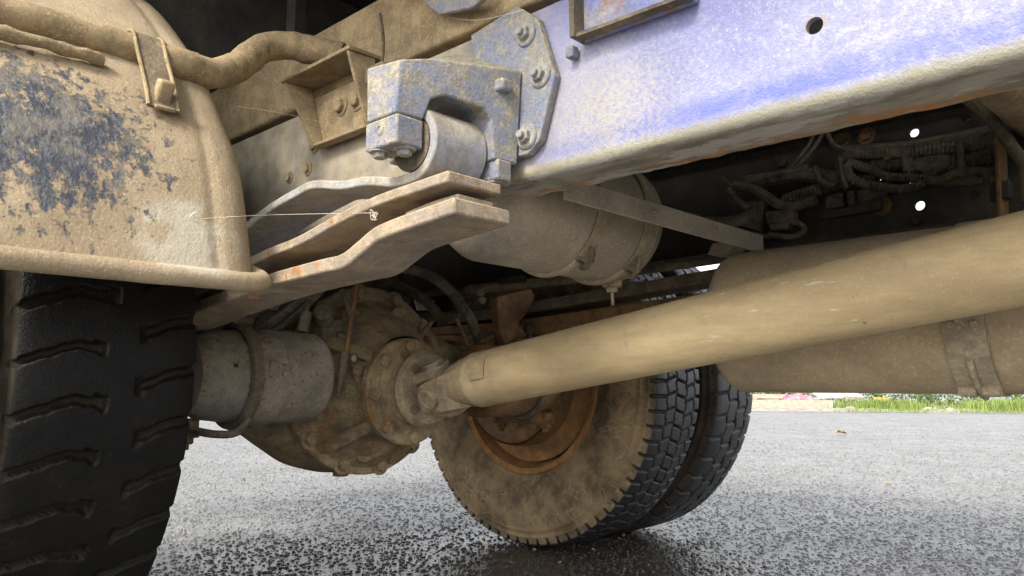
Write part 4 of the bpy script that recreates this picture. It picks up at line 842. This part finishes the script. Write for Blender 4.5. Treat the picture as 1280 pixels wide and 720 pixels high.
for i, (px, d_, sz, rt, cl, nm) in enumerate(((1020, 21.9, (.5, .1, .05), .5, palem, 'white painted lath lying across the timber pile'), (960, 22.1, (.7, .08, .06), -.4, woodm, 'thin timber lath slanting over the plank'), (1062, 22.0, (.35, .2, .1), .2, woodm, 'broken timber offcut at the edge of the grass'), (925, 22.2, (.6, .12, .05), .2, palem, 'pale lath at the end of the timber beam'))): slab(px, d_, sz, rt, cl, 'timber_lath', nm, 'lath', z=.33+.02*i, tilt=.2)
# crumpled red plastic sheet
P = []; F = []; nn_ = 24
c = yard(995, 22.0)
for i in range(nn_+1):
    for j in range(13):
        u, v_ = i/nn_, j/12; q_ = c+rgt*((u-.5)*1.0)+fwd*((v_-.5)*.7); q_.z = .26+.16*math.sin(math.pi*u)**.5*math.sin(math.pi*v_)**.5+.06*mnoise.noise(V((u*6, v_*5, 2)))+.03*mnoise.noise(V((u*15, v_*13, 5))); P.append(q_)
for i in range(nn_):
    for j in range(12): a_ = i*13+j; F.append((a_, a_+13, a_+14, a_+1))
o = MB().add(P, F).build('plastic_sheet', plain('red_plastic', (.62, .06, .12), (.75, .25, .28), 5, .45)); m_ = o.modifiers.new('thick', 'SOLIDIFY'); m_.thickness = .01
tag(o, 'crumpled red plastic sheet on the timber pile', 'plastic sheet')
# rubble stones
stm = plain('pale_rubble', (.20, .17, .13), (.36, .33, .28), 7, .9, .01)
def stone_mesh(seed):
    bm = bmesh.new(); bmesh.ops.create_icosphere(bm, subdivisions=2, radius=1)
    for v_ in bm.verts: v_.co *= 1+.35*mnoise.noise(v_.co*1.3+V((seed*7, 0, 0)))
    me = bpy.data.meshes.new('stone'); bm.to_mesh(me); bm.free(); me.materials.append(stm); return me
SM = [stone_mesh(i) for i in range(5)]
for i in range(26):
    px = rnd.choice([rnd.uniform(1150, 1210), rnd.uniform(1150, 1210), rnd.uniform(1150, 1300), rnd.uniform(930, 1060), rnd.uniform(1000, 1700)]); p_ = yard(px, rnd.uniform(20.8, 23)); s_ = rnd.uniform(.05, .14)
    o = link('rubble_stone', SM[i % 5], None); o.location = p_+V((0, 0, s_*.45)); o.scale = (s_*1.2, s_, s_*.7); o.rotation_euler = (0, 0, rnd.uniform(0, 6)); tag(o, 'pale rubble stone at the grassy edge of the yard', 'stone', 'rubble stones along the verge')
# fallen leaves
lfm = plain('orange_dead_leaf', (.55, .26, .06), (.66, .36, .10), 40, .7); lfd = plain('tan_dead_leaf', (.38, .24, .10), (.5, .33, .15), 40, .7)
def leaf_mesh(seed, mat):
    r_ = random.Random(seed); P = []; n = 7
    for i in range(n):
        u = i/(n-1); w_ = .45*math.sin(math.pi*min(1, u*.9+.08))**.8; cz = .25*math.sin(u*2.5+seed)
        for s_ in (-1, 0, 1): P.append((u-.5, s_*w_*r_.uniform(.85, 1.1), cz*.5+abs(s_)*.22*r_.uniform(.6, 1.4)))
    F = [(i*3+k, i*3+k+1, i*3+k+4, i*3+k+3) for i in range(n-1) for k in range(2)]
    me = mesh('leaf', P, F); me.materials.append(mat); return me
LMs = [leaf_mesh(1, lfm), leaf_mesh(2, lfd), leaf_mesh(3, lfm)]
def leaf(px, py, s_, k, label, group=None):
    p_ = G(px, py); o = link('fallen_leaf', LMs[k], None); o.location = p_+V((0, 0, s_*.12+.004)); o.scale = (s_, s_, s_); o.rotation_euler = (0, 0, rnd.uniform(0, 6)); tag(o, label, 'leaf', group)
leaf(1052, 544, .11, 0, 'orange dead leaf lying alone on the open asphalt')
for (px, py, s_) in ((708, 682, .014), (735, 676, .012), (780, 672, .013), (742, 690, .012), (668, 690, .011), (775, 676, .010), (640, 706, .012), (820, 690, .011), (560, 700, .010), (700, 706, .010), (925, 562, .03), (1110, 606, .02)):
    leaf(px, py, s_*1.2, 1, 'small scrap of tan leaf on the wet asphalt by the far wheels', 'leaf scraps by the far wheels')
